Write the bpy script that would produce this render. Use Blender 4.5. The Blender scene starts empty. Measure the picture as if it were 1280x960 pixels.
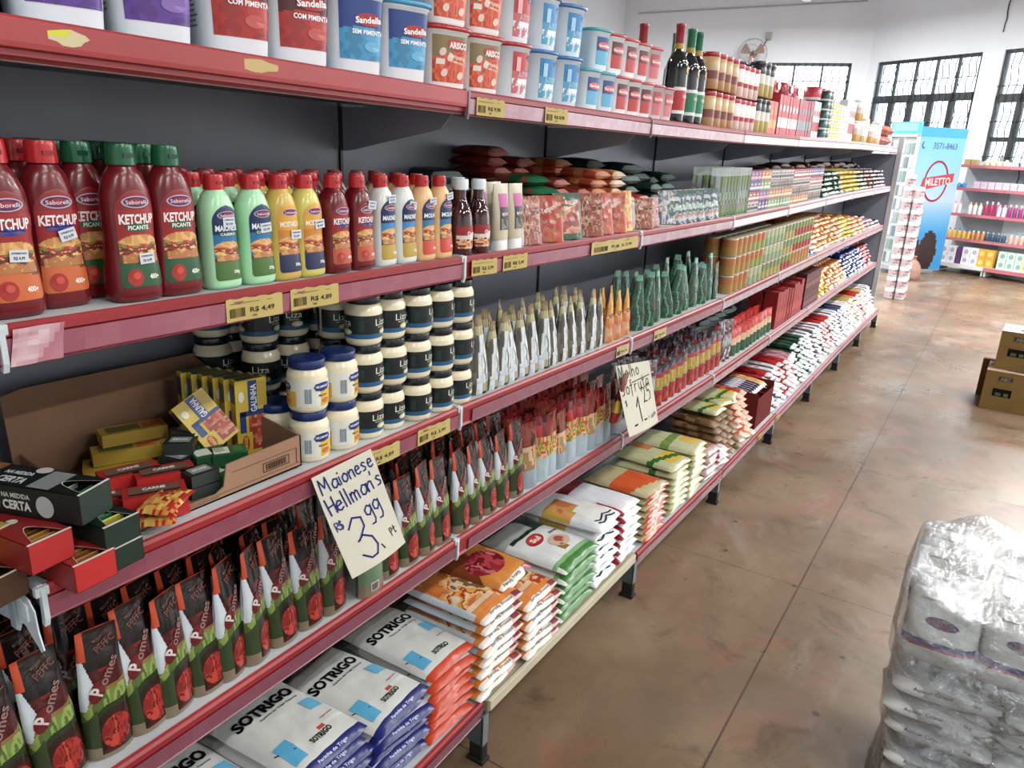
import bpy, bmesh, math, random
from math import sin, cos, pi, sqrt, radians as R
random.seed(7)
rnd = random.random
def ru(a, b): return a + (b - a) * rnd()
SC = bpy.context.scene
COL = SC.collection

# ------------------------------------------------------------------ colour
_lc = {}
def lin(c):
    if c in _lc: return _lc[c]
    h = c.lstrip('#')
    v = [int(h[i:i + 2], 16) / 255 for i in (0, 2, 4)]
    o = tuple(x / 12.92 if x <= .04045 else ((x + .055) / 1.055) ** 2.4 for x in v)
    y = .3 * o[0] + .6 * o[1] + .1 * o[2]; o = tuple(max(.003, (x * .85 + y * .15) ** 1.22) for x in o)   # haze and contrast put into all colours: a little greyer and deeper than the hex swatches
    _lc[c] = o
    return o
def hexmix(a, b, t):
    A = [int(a[i:i + 2], 16) for i in (1, 3, 5)]; B = [int(b[i:i + 2], 16) for i in (1, 3, 5)]
    return '#%02x%02x%02x' % tuple(int(round(x + (y - x) * t)) for x, y in zip(A, B))
def _h(i, j, s): 
    n = (i * 374761393 + j * 668265263 + s * 974634777) & 0xffffffff
    n = ((n ^ (n >> 13)) * 1274126177) & 0xffffffff
    return ((n ^ (n >> 16)) & 0xffff) / 65535
def vn(x, y, s=0):
    i, j = math.floor(x), math.floor(y); u, v = x - i, y - j
    u, v = u * u * (3 - 2 * u), v * v * (3 - 2 * v)
    a = _h(i, j, s) * (1 - u) + _h(i + 1, j, s) * u
    b = _h(i, j + 1, s) * (1 - u) + _h(i + 1, j + 1, s) * u
    return a * (1 - v) + b * v
def pal(x, y, cols, f=6, s=0):
    n = vn(x * f, y * f, s) * .7 + vn(x * f * 2.3, y * f * 2.3, s + 5) * .3
    n = min(.999, max(0, (n - .2) / .6))
    return cols[int(n * len(cols))]

# ------------------------------------------------------------------ materials
MATS = {}
def M(key, rough=.4, metal=0, bump=0, bscale=60, coat=0, dirt=.06, dscale=9, spec=.5, stretch=None):
    if key in MATS: return MATS[key]
    m = bpy.data.materials.new(key); m.use_nodes = True
    nt = m.node_tree; b = nt.nodes['Principled BSDF']
    at = nt.nodes.new('ShaderNodeAttribute'); at.attribute_name = 'Col'
    tc = nt.nodes.new('ShaderNodeTexCoord')
    no = nt.nodes.new('ShaderNodeTexNoise'); no.inputs['Scale'].default_value = dscale; no.inputs['Detail'].default_value = 4
    nt.links.new(tc.outputs['Object'], no.inputs['Vector'])
    rp = nt.nodes.new('ShaderNodeMapRange'); rp.inputs['From Min'].default_value = .35; rp.inputs['From Max'].default_value = .7
    rp.inputs['To Min'].default_value = 1; rp.inputs['To Max'].default_value = 1 - dirt
    nt.links.new(no.outputs['Fac'], rp.inputs['Value'])
    mx = nt.nodes.new('ShaderNodeVectorMath'); mx.operation = 'SCALE'
    nt.links.new(at.outputs['Color'], mx.inputs[0]); nt.links.new(rp.outputs['Result'], mx.inputs['Scale'])
    nt.links.new(mx.outputs['Vector'], b.inputs['Base Color'])
    b.inputs['Roughness'].default_value = rough; b.inputs['Metallic'].default_value = metal
    b.inputs['Coat Weight'].default_value = coat; b.inputs['Coat Roughness'].default_value = .08
    b.inputs['Specular IOR Level'].default_value = spec
    if bump:
        n2 = nt.nodes.new('ShaderNodeTexNoise'); n2.inputs['Scale'].default_value = bscale; n2.inputs['Detail'].default_value = 3
        n2.inputs['Distortion'].default_value = .6
        if stretch:
            mp = nt.nodes.new('ShaderNodeMapping'); mp.inputs['Scale'].default_value = stretch
            nt.links.new(tc.outputs['Object'], mp.inputs['Vector']); nt.links.new(mp.outputs['Vector'], n2.inputs['Vector'])
        else: nt.links.new(tc.outputs['Object'], n2.inputs['Vector'])
        bp = nt.nodes.new('ShaderNodeBump'); bp.inputs['Strength'].default_value = bump; bp.inputs['Distance'].default_value = .004
        nt.links.new(n2.outputs['Fac'], bp.inputs['Height']); nt.links.new(bp.outputs['Normal'], b.inputs['Normal'])
    MATS[key] = m
    return m
PLASTIC = M('glossy_plastic', .26, coat=.15, spec=.4)
PRINT = M('printed_label', .38, dirt=.03)
PAPER = M('paper', .8, dirt=.05, spec=.2)
CARD = M('corrugated_card', .85, bump=.15, bscale=90, dirt=.12, spec=.2)
CARTON = M('coated_carton', .45, dirt=.04)
FILM = M('printed_film', .24, bump=.55, bscale=38, dirt=.03, spec=.6)
FILMP = M('pouch_film', .25, bump=.5, bscale=30, dirt=.03, spec=.6)
SACK = M('glossy_sack_film', .3, bump=.6, bscale=22, dirt=.05)
PAINT = M('shelf_paint', .42, dirt=.18, dscale=5)
PAINTD = M('grey_enamel_sheet', .38, dirt=.22, dscale=3.2)
METAL = M('zinc_plate', .4, metal=.6, dirt=.2)
GLASSB = M('dark_bottle_glass', .06, coat=.6, dirt=.0)
WALLM = M('painted_plaster', .9, bump=.1, bscale=30, dirt=.07, dscale=.9, spec=.2)
FRAMEM = M('painted_steel_frame', .5, dirt=.15)
RUBBER = M('dusty_rubber', .7, dirt=.2)
INK = M('marker_ink', .6, dirt=0, spec=.2)

# ------------------------------------------------------------------ geometry
class G:
    def __init__(s): s.V = []; s.F = []; s.C = []; s.S = []
    def add(s, vs, fs, col, smooth=False):
        o = len(s.V); s.V += [tuple(v) for v in vs]
        for k, f in enumerate(fs):
            s.F.append(tuple(i + o for i in f)); s.C.append(col if isinstance(col, str) else col[k]); s.S.append(smooth)
        return s
    def grid(s, nu, nv, fn, cf, smooth=True):
        vs = [fn(i / nu, j / nv) for j in range(nv + 1) for i in range(nu + 1)]
        fs = []; cs = []
        for j in range(nv):
            for i in range(nu):
                c = cf((i + .5) / nu, (j + .5) / nv) if callable(cf) else cf
                if c is None: continue
                a = j * (nu + 1) + i
                fs.append((a, a + 1, a + nu + 2, a + nu + 1)); cs.append(c)
        return s.add(vs, fs, cs, smooth)
    def box(s, x0, x1, y0, y1, z0, z1, col, bev=0):
        if bev:
            bm = bmesh.new(); r = bmesh.ops.create_cube(bm, size=1)
            for v in bm.verts:
                v.co.x = x0 if v.co.x < 0 else x1; v.co.y = y0 if v.co.y < 0 else y1; v.co.z = z0 if v.co.z < 0 else z1
            bmesh.ops.bevel(bm, geom=bm.edges[:], offset=bev, segments=2, affect='EDGES', profile=.5)
            bm.verts.index_update()
            vs = [tuple(v.co) for v in bm.verts]; fs = [tuple(v.index for v in f.verts) for f in bm.faces]; bm.free()
            if isinstance(col, (list, tuple)): col = col[0]
            return s.add(vs, fs, col)
        vs = [(x, y, z) for z in (z0, z1) for y in (y0, y1) for x in (x0, x1)]
        fs = [(0, 2, 3, 1), (4, 5, 7, 6), (0, 1, 5, 4), (2, 6, 7, 3), (0, 4, 6, 2), (1, 3, 7, 5)]  # -z +z -y +y -x +x
        return s.add(vs, fs, col)
    def loft(s, rings, cols, cap=True, capcol=None, smooth=True):
        n = len(rings[0]); vs = [p for r in rings for p in r]; fs = []; cs = []
        for k in range(len(rings) - 1):
            for i in range(n):
                j = (i + 1) % n
                fs.append((k * n + i, k * n + j, (k + 1) * n + j, (k + 1) * n + i)); cs.append(cols if isinstance(cols, str) else cols[k])
        s.add(vs, fs, cs, smooth)
        if cap:
            s.add(rings[0], [tuple(reversed(range(n)))], cols if isinstance(cols, str) else cols[0])
            s.add(rings[-1], [tuple(range(n))], capcol or (cols if isinstance(cols, str) else cols[-1]))
        return s
    def lathe(s, prof, cols, n=20, cx=0, cy=0, cap=True):
        rings = [[(cx + r * cos(2 * pi * i / n), cy + r * sin(2 * pi * i / n), z) for i in range(n)] for r, z in prof]
        return s.loft(rings, cols, cap)
    def tube(s, pts, r, col, n=6):
        from mathutils import Vector as Ve
        rings = []
        for k, p in enumerate(pts):
            a = Ve(pts[max(0, k - 1)]); b = Ve(pts[min(len(pts) - 1, k + 1)]); d = (b - a).normalized()
            u = d.cross(Ve((.13, .27, 1))).normalized() if abs(d.z) < .95 else d.cross(Ve((1, .1, 0))).normalized()
            w = d.cross(u); q = Ve(p)
            rings.append([tuple(q + u * r * cos(2 * pi * i / n) + w * r * sin(2 * pi * i / n)) for i in range(n)])
        return s.loft(rings, col)
    def poly(s, pts, axis, a, b, col):
        """extrude a closed 2D outline along axis (0,1,2) from a to b"""
        def P(p, t): return (t, p[0], p[1]) if axis == 0 else ((p[0], t, p[1]) if axis == 1 else (p[0], p[1], t))
        n = len(pts); vs = [P(p, a) for p in pts] + [P(p, b) for p in pts]
        fs = [tuple(reversed(range(n))), tuple(range(n, 2 * n))] + [(i, (i + 1) % n, n + (i + 1) % n, n + i) for i in range(n)]
        return s.add(vs, fs, col)
    def xform(s, fn): s.V = [tuple(fn(v)) for v in s.V]; return s
    def mesh(s, name, mat):
        me = bpy.data.meshes.new(name); me.from_pydata(s.V, [], s.F)
        at = me.attributes.new('Col', 'FLOAT_COLOR', 'CORNER'); buf = []
        for f, c in zip(s.F, s.C):
            l = lin(c); buf += [l[0], l[1], l[2], 1.0] * len(f)
        at.data.foreach_set('color', buf)
        me.polygons.foreach_set('use_smooth', s.S)
        me.materials.append(mat); me.update()
        return me
def rotz(a):
    c, s = cos(a), sin(a)
    return lambda v: (v[0] * c - v[1] * s, v[0] * s + v[1] * c, v[2])

# text: a filled outline as flat triangles, cap height 1, starting at 0
_tx = {}
def glyphs(t, bold=0.02):
    k = (t, bold)
    if k in _tx: return _tx[k]
    cu = bpy.data.curves.new('t', 'FONT'); cu.body = t; cu.offset = bold; cu.resolution_u = 2
    ob = bpy.data.objects.new('t', cu); COL.objects.link(ob)
    dg = bpy.context.evaluated_depsgraph_get(); me = ob.evaluated_get(dg).to_mesh()
    vs = [(v.co.x, v.co.y) for v in me.vertices]; fs = [tuple(p.vertices) for p in me.polygons]
    ob.evaluated_get(dg).to_mesh_clear(); bpy.data.objects.remove(ob); bpy.data.curves.remove(cu)
    x0 = min(v[0] for v in vs); x1 = max(v[0] for v in vs); y1 = .72
    _tx[k] = ([((x - x0) / y1, y / y1) for x, y in vs], fs, (x1 - x0) / y1)
    return _tx[k]
def text(g, t, mp, a, b, h, col, w=None, bold=.02, rot=0, anchor='c', shear=0):
    """write t centred on (a,b) in label space, cap height h, width w; mp maps label space to the surface"""
    vs, fs, tw = glyphs(t, bold); sx = (w / tw) if w else h
    W = tw * sx; c, s = cos(rot), sin(rot); out = []
    for x, y in vs:
        px_ = x * sx - (W / 2 if anchor == 'c' else 0) + shear * y * h; py_ = y * h - h / 2
        out.append(mp(a + px_ * c - py_ * s, b + px_ * s + py_ * c))
    g.add(out, fs, col)
def disc(g, mp, a, b, ra, rb, col, n=20, rot=0):
    c, s = cos(rot), sin(rot); pts = [(0, 0)] + [(ra * cos(2 * pi * i / n), rb * sin(2 * pi * i / n)) for i in range(n)]
    g.add([mp(a + x * c - y * s, b + x * s + y * c) for x, y in pts], [(0, 1 + i, 1 + (i + 1) % n) for i in range(n)], col)
def rect(g, mp, a0, a1, b0, b1, col, na=4, nb=2):
    g.grid(na, nb, lambda u, v: mp(a0 + (a1 - a0) * u, b0 + (b1 - b0) * v), col)
def ribbon(g, mp, pts, w, col):
    for (x0, y0), (x1, y1) in zip(pts, pts[1:]):
        d = math.hypot(x1 - x0, y1 - y0) or 1e-6; nx, ny = -(y1 - y0) / d * w / 2, (x1 - x0) / d * w / 2
        ex, ey = (x1 - x0) / d * w * .3, (y1 - y0) / d * w * .3
        g.add([mp(x0 + nx - ex, y0 + ny - ey), mp(x0 - nx - ex, y0 - ny - ey), mp(x1 - nx + ex, y1 - ny + ey), mp(x1 + nx + ex, y1 + ny + ey)], [(0, 1, 2, 3)], col)
def barcode(g, mp, a0, a1, b0, b1, col='#33302c', n=12, seed=1):
    r = random.Random(seed); x = a0
    while x < a1:
        w = (a1 - a0) / n * r.uniform(.25, .75); rect(g, mp, x, min(a1, x + w), b0, b1, col, 1, 1); x += w + (a1 - a0) / n * r.uniform(.25, .6)

# ------------------------------------------------------------------ objects
def mkobj(name, me, parent=None):
    o = bpy.data.objects.new(name, me); COL.objects.link(o)
    if parent: o.parent = parent
    return o
def tag(o, label, cat, group=None, kind=None):
    if label: o['label'] = label
    if cat: o['category'] = cat
    if group: o['group'] = group
    if kind: o['kind'] = kind
    return o
class Proto:
    """a product: root mesh plus child part meshes (name, mesh, [sub parts])"""
    def __init__(s, name, root, parts=()): s.name, s.root, s.parts = name, root, parts
    def put(s, loc, label, cat, group=None, rz=0, rx=0, ry=0, sc=None, parts=True):
        o = mkobj(s.name, s.root); o.location = loc; o.rotation_euler = (rx, ry, rz)
        if sc: o.scale = sc
        tag(o, label, cat, group)
        if parts:
            for pn, pm in s.parts: mkobj(pn, pm, o)
        return o
ORD = ('first second third fourth fifth sixth seventh eighth ninth tenth eleventh twelfth thirteenth fourteenth fifteenth sixteenth seventeenth eighteenth nineteenth twentieth '
       'twenty-first twenty-second twenty-third twenty-fourth twenty-fifth twenty-sixth twenty-seventh twenty-eighth twenty-ninth thirtieth').split() + ['thirty-%s' % w for w in 'first second third fourth fifth sixth seventh eighth ninth'.split()]
LAY = ['bottom', 'second', 'third', 'fourth', 'fifth', 'sixth', 'seventh', 'eighth', 'ninth', 'tenth', 'eleventh', 'twelfth']
FILE = ['front', 'second', 'third', 'fourth', 'fifth', 'sixth']

class Body:
    """vertical superellipse loft: sections (z, hx, hy, p, xoff)"""
    def __init__(s, secs): s.q = [tuple(q) + (0,) * (5 - len(q)) for q in secs]
    def at(s, z):
        q = s.q
        if z <= q[0][0]: return q[0]
        for a, b in zip(q, q[1:]):
            if z <= b[0]:
                t = (z - a[0]) / ((b[0] - a[0]) or 1)
                return tuple(a[i] + (b[i] - a[i]) * t for i in range(5))
        return q[-1]
    def pt(s, th, z, off=0):
        _, hx, hy, p, xo = s.at(z); c, n = cos(th), sin(th); e = 2 / p
        return (xo + (hx + off) * math.copysign(abs(c) ** e, c), (hy + off) * math.copysign(abs(n) ** e, n), z)
    def flat(s, y, z, off=.0006):
        _, hx, hy, p, xo = s.at(z); k = min(.999, abs(y / hy))
        return (xo + hx * (1 - k ** p) ** (1 / p) + off, y, z)
    def mapf(s, off=.0006, z0=0): return lambda a, b: s.flat(a, b + z0, off)
    def mapa(s, off=.0006, z0=0, r=None):
        return lambda a, b: s.pt(a / (r or s.at(b + z0)[2]), b + z0, off)
    def mesh(s, g, cols, n=24, sub=1):
        zs = []
        for a, b in zip(s.q, s.q[1:]):
            for i in range(sub): zs.append(a[0] + (b[0] - a[0]) * i / sub)
        zs.append(s.q[-1][0])
        rings = [[s.pt(2 * pi * i / n, z) for i in range(n)] for z in zs]
        cc = cols if isinstance(cols, str) else [cols((zs[k] + zs[k + 1]) / 2) for k in range(len(zs) - 1)]
        g.loft(rings, cc); return g
def smoothsec(keys, n=16):
    """Catmull-Rom through section keys"""
    out = []
    for k in range(len(keys) - 1):
        p0 = keys[max(0, k - 1)]; p1 = keys[k]; p2 = keys[k + 1]; p3 = keys[min(len(keys) - 1, k + 2)]
        m = max(1, n // (len(keys) - 1))
        for i in range(m):
            t = i / m
            out.append(tuple(.5 * (2 * p1[j] + (p2[j] - p0[j]) * t + (2 * p0[j] - 5 * p1[j] + 4 * p2[j] - p3[j]) * t * t + (3 * p1[j] - p0[j] - 3 * p2[j] + p3[j]) * t ** 3) for j in range(len(p1))))
            out[-1] = (p1[0] + (p2[0] - p1[0]) * t,) + out[-1][1:]
    out.append(keys[-1]); return out

WORLD, EXPOSURE = 8.0, -.36
LIGHTS = [(1.3, -1.7, 60), (1.3, .8, 52), (1.3, 3.4, 62), (1.1, 6.2, 130), (1.0, 9.2, 270), (1.0, 11.2, 220), (-3.5, 2, 80), (-3.5, 6, 200), (-3.5, 9.5, 320), (-3.2, 12.5, 260), (3.6, .5, 130), (3.6, 3.5, 130), (3.6, 6.5, 150), (3.4, 9, 140)]  # unseen ceiling tubes, added and powered for their effect on goods and walls
# ------------------------------------------------------------------ gondola frame of reference
# X: across the aisle (shelf fronts at -1.0), Y: along the shelf, Z up; metres
Y0, W = .4264, .97244
KK = [0, 1, 2, 3, 4, 6, 8]
DZK = [.016, .002, -.009, -.013, -.009, .007, .006]
DXK = [.010, -.012, -.003, .005, .002, -.002, .001]
def itp(k, t):
    if k <= KK[0]: return t[0]
    for a, b, u, v in zip(KK, KK[1:], t, t[1:]):
        if k <= b: return u + (v - u) * (k - a) / (b - a)
    return t[-1]
def dz(y): return itp((y - Y0) / W, DZK)
def dx(y): return itp((y - Y0) / W, DXK)
LV = {1: 1.697, 2: 1.347, 3: .989, 4: .635, 5: .192}          # top of the rail of each tier
FX = {1: -1.0, 2: -1.0, 3: -1.0, 4: -1.0, 5: -.9}             # front of each tier
def yk(k): return Y0 + W * k
def SZ(L, y): return LV[L] + dz(y) - .003                      # shelf surface height
BACK = -1.385
RED = '#a3202c'; REDL = '#b92c33'
CH = {  # colour of the price channel in each bay (paper and tape behind clear plastic, far bays also paled for glare)
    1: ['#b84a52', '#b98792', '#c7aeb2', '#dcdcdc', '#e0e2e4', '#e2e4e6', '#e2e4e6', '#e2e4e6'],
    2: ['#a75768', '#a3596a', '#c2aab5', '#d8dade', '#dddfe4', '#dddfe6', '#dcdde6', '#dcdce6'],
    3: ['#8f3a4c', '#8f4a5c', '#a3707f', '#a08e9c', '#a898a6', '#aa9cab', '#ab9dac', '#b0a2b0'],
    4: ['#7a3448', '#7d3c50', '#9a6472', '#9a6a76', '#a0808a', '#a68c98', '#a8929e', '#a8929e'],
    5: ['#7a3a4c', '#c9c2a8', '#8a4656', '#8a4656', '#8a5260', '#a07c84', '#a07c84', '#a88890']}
def shelf_mesh(L, k):
    """the steel tray of one tier"""
    g = G(); a, b = yk(k) + .003, yk(k + 1) - .003; F = FX[L]
    z = LV[L] - .003
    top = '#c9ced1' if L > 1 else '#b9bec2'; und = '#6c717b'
    vs = []
    for y in (a, b):
        X, Z = F + dx(y) - .004, z + dz(y)
        vs += [(X, y, Z), (BACK, y, Z), (BACK, y, Z - .028), (X - .03, y, Z - .028), (X - .002, y, Z - .04), (X, y, Z - .04)]
    n = 6
    fs = [(i, (i + 1) % n, n + (i + 1) % n, n + i) for i in range(n)] + [tuple(range(n)), tuple(reversed(range(n, 2 * n)))]
    g.add(vs, fs, [top, und, und, und, und, RED, und, und])
    return g
def rail_mesh(L, k):
    g = G(); a, b = yk(k) + .004, yk(k + 1) - .004; F = FX[L]
    red = RED if not (L == 1 and k == 0) else '#b23c40'
    prof = [(-.010, 0), (-.002, .0005), (.002, -.004), (.002, -.014), (-.001, -.016), (-.003, -.045), (.002, -.050), (-.004, -.052), (-.012, -.050)]
    cols = ['#c23a3e', red, red, '#7c1822', red, RED, '#c9b4b4', RED, RED]
    if L == 1 and k == 0:
        prof = [(-.010, 0), (.001, 0), (.004, -.003), (.004, -.028), (.003, -.034), (-.004, -.036), (-.010, -.048), (-.012, -.0495), (-.016, -.045)]
        cols = ['#c8484a', red, red, red, red, '#8e2228', '#b9a0a0', RED, RED]
    if L >= 1 and k >= 4: cols[0] = cols[1] = cols[2] = hexmix(RED, '#d8cdd2', .75 if L < 3 else .55)  # far lips paled too, glare put into the red
    n = len(prof); vs = []
    for y in (a, b): vs += [(F + dx(y) + p[0], y, LV[L] + dz(y) + p[1]) for p in prof]
    fs = [(i, (i + 1) % n, n + (i + 1) % n, n + i) for i in range(n)] + [tuple(range(n)), tuple(reversed(range(n, 2 * n)))]
    return g.add(vs, fs, cols + [RED, RED])
def channel_mesh(L, k):
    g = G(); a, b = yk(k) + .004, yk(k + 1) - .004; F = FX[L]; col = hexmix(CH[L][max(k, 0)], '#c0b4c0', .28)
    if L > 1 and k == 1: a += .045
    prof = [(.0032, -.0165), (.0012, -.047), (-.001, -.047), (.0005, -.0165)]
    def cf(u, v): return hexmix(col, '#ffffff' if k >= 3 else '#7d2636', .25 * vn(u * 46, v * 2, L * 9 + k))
    def fn(u, v):
        y = a + (b - a) * u; i = v; x0, z0 = prof[0]; x1, z1 = prof[1]
        return (F + dx(y) + x0 + (x1 - x0) * i, y, LV[L] + dz(y) + z0 + (z1 - z0) * i)
    g.grid(40, 2, fn, cf)
    def edge(u, v):
        y = a + (b - a) * u; return (F + dx(y) + .0035 - .004 * v, y, LV[L] + dz(y) - .0472 - .0006 * v)
    g.grid(1, 1, edge, '#cdb6ba')
    return g
bay_desc = ['bay at the camera end, under the big seasoning buckets', 'bay under the stacked white buckets, ketchup row and mayonnaise pouches', 'bay beneath the dark wine bottles and green caps',
            'bay beneath the red lidded jars, with canned corn on its middle tier', 'bay below the tall striped tins, white price strips', 'bay of shelving just beyond the striped tins', 'last bay but one before the end panel',
            'final bay with the tall end panel next to the drinks cooler']
for k in range(-1, 8):
    r = bpy.data.objects.new('gondola_shelving', None); COL.objects.link(r)
    tag(r, 'steel gondola ' + (bay_desc[k] if k >= 0 else 'bay reaching out of the frame beside the empty white bracket'), 'shelving', 'gondola shelving bays of the long run')
    g = G()
    for z0, z1 in ((.08, .62), (.622, 1.2), (1.202, 1.78)):
        g.box(BACK - .03, BACK, yk(k) + .004, yk(k + 1) - .004, z0, z1, '#878c96')
    for y, z in ((.58, 1.655), (.585, 1.66), (.60, 1.64)):
        if k == 0: g.poly([(y + .004 * cos(t), z + .004 * sin(t)) for t in [i * pi / 4 for i in range(8)]], 0, BACK, BACK + .0008, '#15161a')
    mkobj('back_panel', g.mesh('back_panel', PAINTD), r)
    g = G(); g.box(BACK - .028, BACK + .006, yk(k) - .004, yk(k) + .004, 0.02, 1.80, '#2a2c33')
    if k == 7: g.box(BACK - .028, BACK + .006, yk(8) - .004, yk(8) + .004, 0.02, 1.80, '#2a2c33')
    mkobj('upright', g.mesh('upright', PAINT), r)
    for L in range(1, 6):
        if k == -1 and L == 3: continue
        if L == 5 and k == 1:
            g = G(); g.box(BACK, -.905, yk(1) + .01, yk(2) - .01, .155, .187, '#b9b29a')
            g.box(-.905, -.893, yk(1) + .006, yk(2) - .03, .166, .197, '#cfc8ae', .002); sh = mkobj('shelf', g.mesh('shelf', PAINT), r)
            sh['label'] = 'cream painted board in place of a red rail'
            continue
        sh = mkobj('shelf', shelf_mesh(L, k).mesh('shelf', PAINT), r)
        mkobj('price_rail', rail_mesh(L, k).mesh('price_rail', PAINT), sh)
        if not (L == 1 and k == 0): mkobj('price_channel', channel_mesh(L, k).mesh('price_channel', PLASTIC), sh)
        if L < 5:
            g = G(); d = dz(yk(k)); e = dx(yk(k))
            z = LV[L] + d - .03
            g.poly([(BACK, z - .108), (BACK + .03, z - .106), (-1.085, z - .050), (-1.045, z - .008), (BACK, z - .008)], 1, yk(k) + .004, yk(k) + .0065, '#a4aab6')
            mkobj('side_bracket', g.mesh('side_bracket', PAINTD), r)
            if L > 1 or k in (1, 2):
                g = G(); X = -1.0 + e; zz = LV[L] + d; cl = '#c9d4d8' if L != 1 else '#8f7c80'
                ys = yk(k)
                g.poly([(X - .035, zz + .002), (X - .004, zz + .003), (X + .006, zz - .004), (X + .006, zz - .046), (X + .002, zz - .058), (X - .004, zz - .056), (X - .002, zz - .012), (X - .03, zz - .006)], 1, ys - .0035, ys + .0035, cl)
                g.box(X - .006, X + .003, ys - .009, ys + .009, zz - .012, zz + .0015, cl, .001)
                mkobj('bracket_hook', g.mesh('bracket_hook', PAINT), r)
    # feet
    for kk in ([k, 8] if k == 7 else [k]):
        g = G(); y = yk(kk)
        g.poly([(-1.33, .15), (-.905, .15), (-.905, .06), (-.94, .05), (-1.0, .11), (-1.3, .12)], 1, y - .012, y - .008, '#7f9197')
        g.poly([(-1.33, .15), (-.905, .15), (-.905, .06), (-.94, .05), (-1.0, .11), (-1.3, .12)], 1, y + .008, y + .012, '#7f9197')
        g.box(-.908, -.902, y - .012, y + .012, .06, .155, '#98a6aa')
        mkobj('foot_bracket', g.mesh('foot_bracket', METAL), r)
        g = G(); g.box(-.945, -.902, y - .014, y + .014, .002, .06, '#191718', .004); g.box(-.95, -.897, y - .018, y + .018, 0, .012, '#141213', .002)
        mkobj('foot', g.mesh('foot', RUBBER), r)
    if k == 0:   # empty cantilever brackets on the near end
        for L in (3,):
            g = G(); X = -1.0; zz = LV[L] + .016; y = yk(0) - .012
            g.poly([(X - .09, zz + .03), (X - .06, zz + .034), (X - .04, zz - .006), (X + .0, zz - .016), (X + .012, zz - .03), (X + .014, zz - .06), (X + .022, zz - .086), (X + .014, zz - .092), (X + .008, zz - .086), (X - .02, zz - .062), (X - .03, zz - .062), (X - .04, zz - .08), (X - .06, zz - .07), (X - .16, zz - .08), (X - .38, zz - .16), (X - .38, zz + .01)], 1, y - .002, y, '#c9dade')
            g.poly([(X - .02, zz - .02), (X - .004, zz - .026), (X - .004, zz - .05), (X - .02, zz - .046)], 1, y - .0045, y - .002, '#dbe8ec')
            g.box(X - .052, X - .036, y - .006, y - .002, zz - .075, zz + .02, '#aabfc6')
            mkobj('end_bracket', g.mesh('end_bracket', PAINT), r)
    if k == 7:
        g = G(); y = yk(8)
        g.box(BACK - .03, -.985, y + .008, y + .022, .62, 1.64, '#868c96'); g.box(BACK - .03, -.985, y + .008, y + .022, .06, .616, '#868c96')
        g.box(-1.0, -.955, y + .0, y + .03, .05, 1.80, '#b9b9bd', .003)
        mkobj('end_panel', g.mesh('end_panel', PAINTD), r)
# price tags clipped in the channels
def price_tag(L, ya, yb, label, price, dzz=0, tilt=0, pale=0):
    ym = (ya + yb) / 2; w = (yb - ya); h = .036; g = G(); x = FX[L] + dx(ym) + .005; zc = LV[L] + dz(ym) - .030 + dzz
    col = hexmix('#bfae6a', '#c4bba6', pale)
    sl = (dz(yb) - dz(ya)) / w + tilt
    def mp(a, b): return (x + .0006 + .0015 * math.sin(a * 60), ym + a, zc + b + a * sl)
    def base(u, v):
        e = .0012 * math.sin(u * 23) if v > .9 else 0
        p = mp((u - .5) * w, (v - .5) * h + e); return (p[0] - .0006, p[1], p[2])
    g.grid(12, 3, base, col)
    g.grid(1, 1, lambda u, v: mp((.06 + .26 * u - .5) * w, (.18 + .4 * v - .5) * h), '#8c7a3c')
    barcode(g, lambda a, b: (mp(a, b)[0] + .0004,) + mp(a, b)[1:], -.44 * w, -.18 * w, -.32 * h, .08 * h, '#4d4326', 9, int(ya * 100))
    text(g, price, mp, .12 * w, -.06 * h, .008, '#4a4128', w * .42)
    text(g, 'UN', mp, -.02 * w, -.33 * h, .004, '#4a4128')
    rect(g, mp, -.44 * w, .3 * w, .28 * h, .31 * h, '#8c7a3c', 2, 1)
    o = mkobj('price_tag', g.mesh('price_tag', PAPER)); tag(o, label, 'price tag', 'yellow price tags in the shelf rails')
price_tag(2, .75, .862, 'yellow price tag under the light green mayonnaise bottles', 'R$ 4,49')
price_tag(2, .882, .995, 'yellow price tag under the yellow mustard bottles', 'R$ 4,89')
price_tag(2, 1.424, 1.528, 'yellow price tag under the white capped sauce bottles', 'R$ 3,99', 0, -.02)
price_tag(2, 1.552, 1.665, 'yellow price tag below the cream squeeze tubes', 'R$ 5,49')
price_tag(2, 2.01, 2.35, 'long yellow price strip below the orange seasoning packets', 'R$ 2,29', 0, 0, .2)
price_tag(3, 1.04, 1.168, 'yellow price tag half behind the handwritten mayonnaise sign', 'R$ 4,89')
price_tag(3, 1.232, 1.352, 'yellow price tag under the front dark label mayonnaise jars', 'R$ 3,99')
price_tag(3, 2.25, 2.345, 'pale yellow price tag below the orange sauce pouches', 'R$ 2,99', 0, 0, .5)
price_tag(3, 2.56, 2.68, 'pale price tag below the green refill pouches', 'R$ 3,49', 0, 0, .4)
price_tag(1, 1.425, 1.535, 'yellow price tag on the top rail below the orange spice bucket', 'R$ 9,90')
price_tag(1, 1.712, 1.828, 'yellow price tag on the top rail below the blue lidded tubs', 'R$ 8,90', 0, 0, .1)
price_tag(5, 3.93, 4.02, 'yellow price tag on the low rail below the striped display box', 'R$ 3,29')
price_tag(5, 4.3, 4.38, 'yellow price tag on the low rail below the shiny red packs', 'R$ 2,59')
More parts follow.
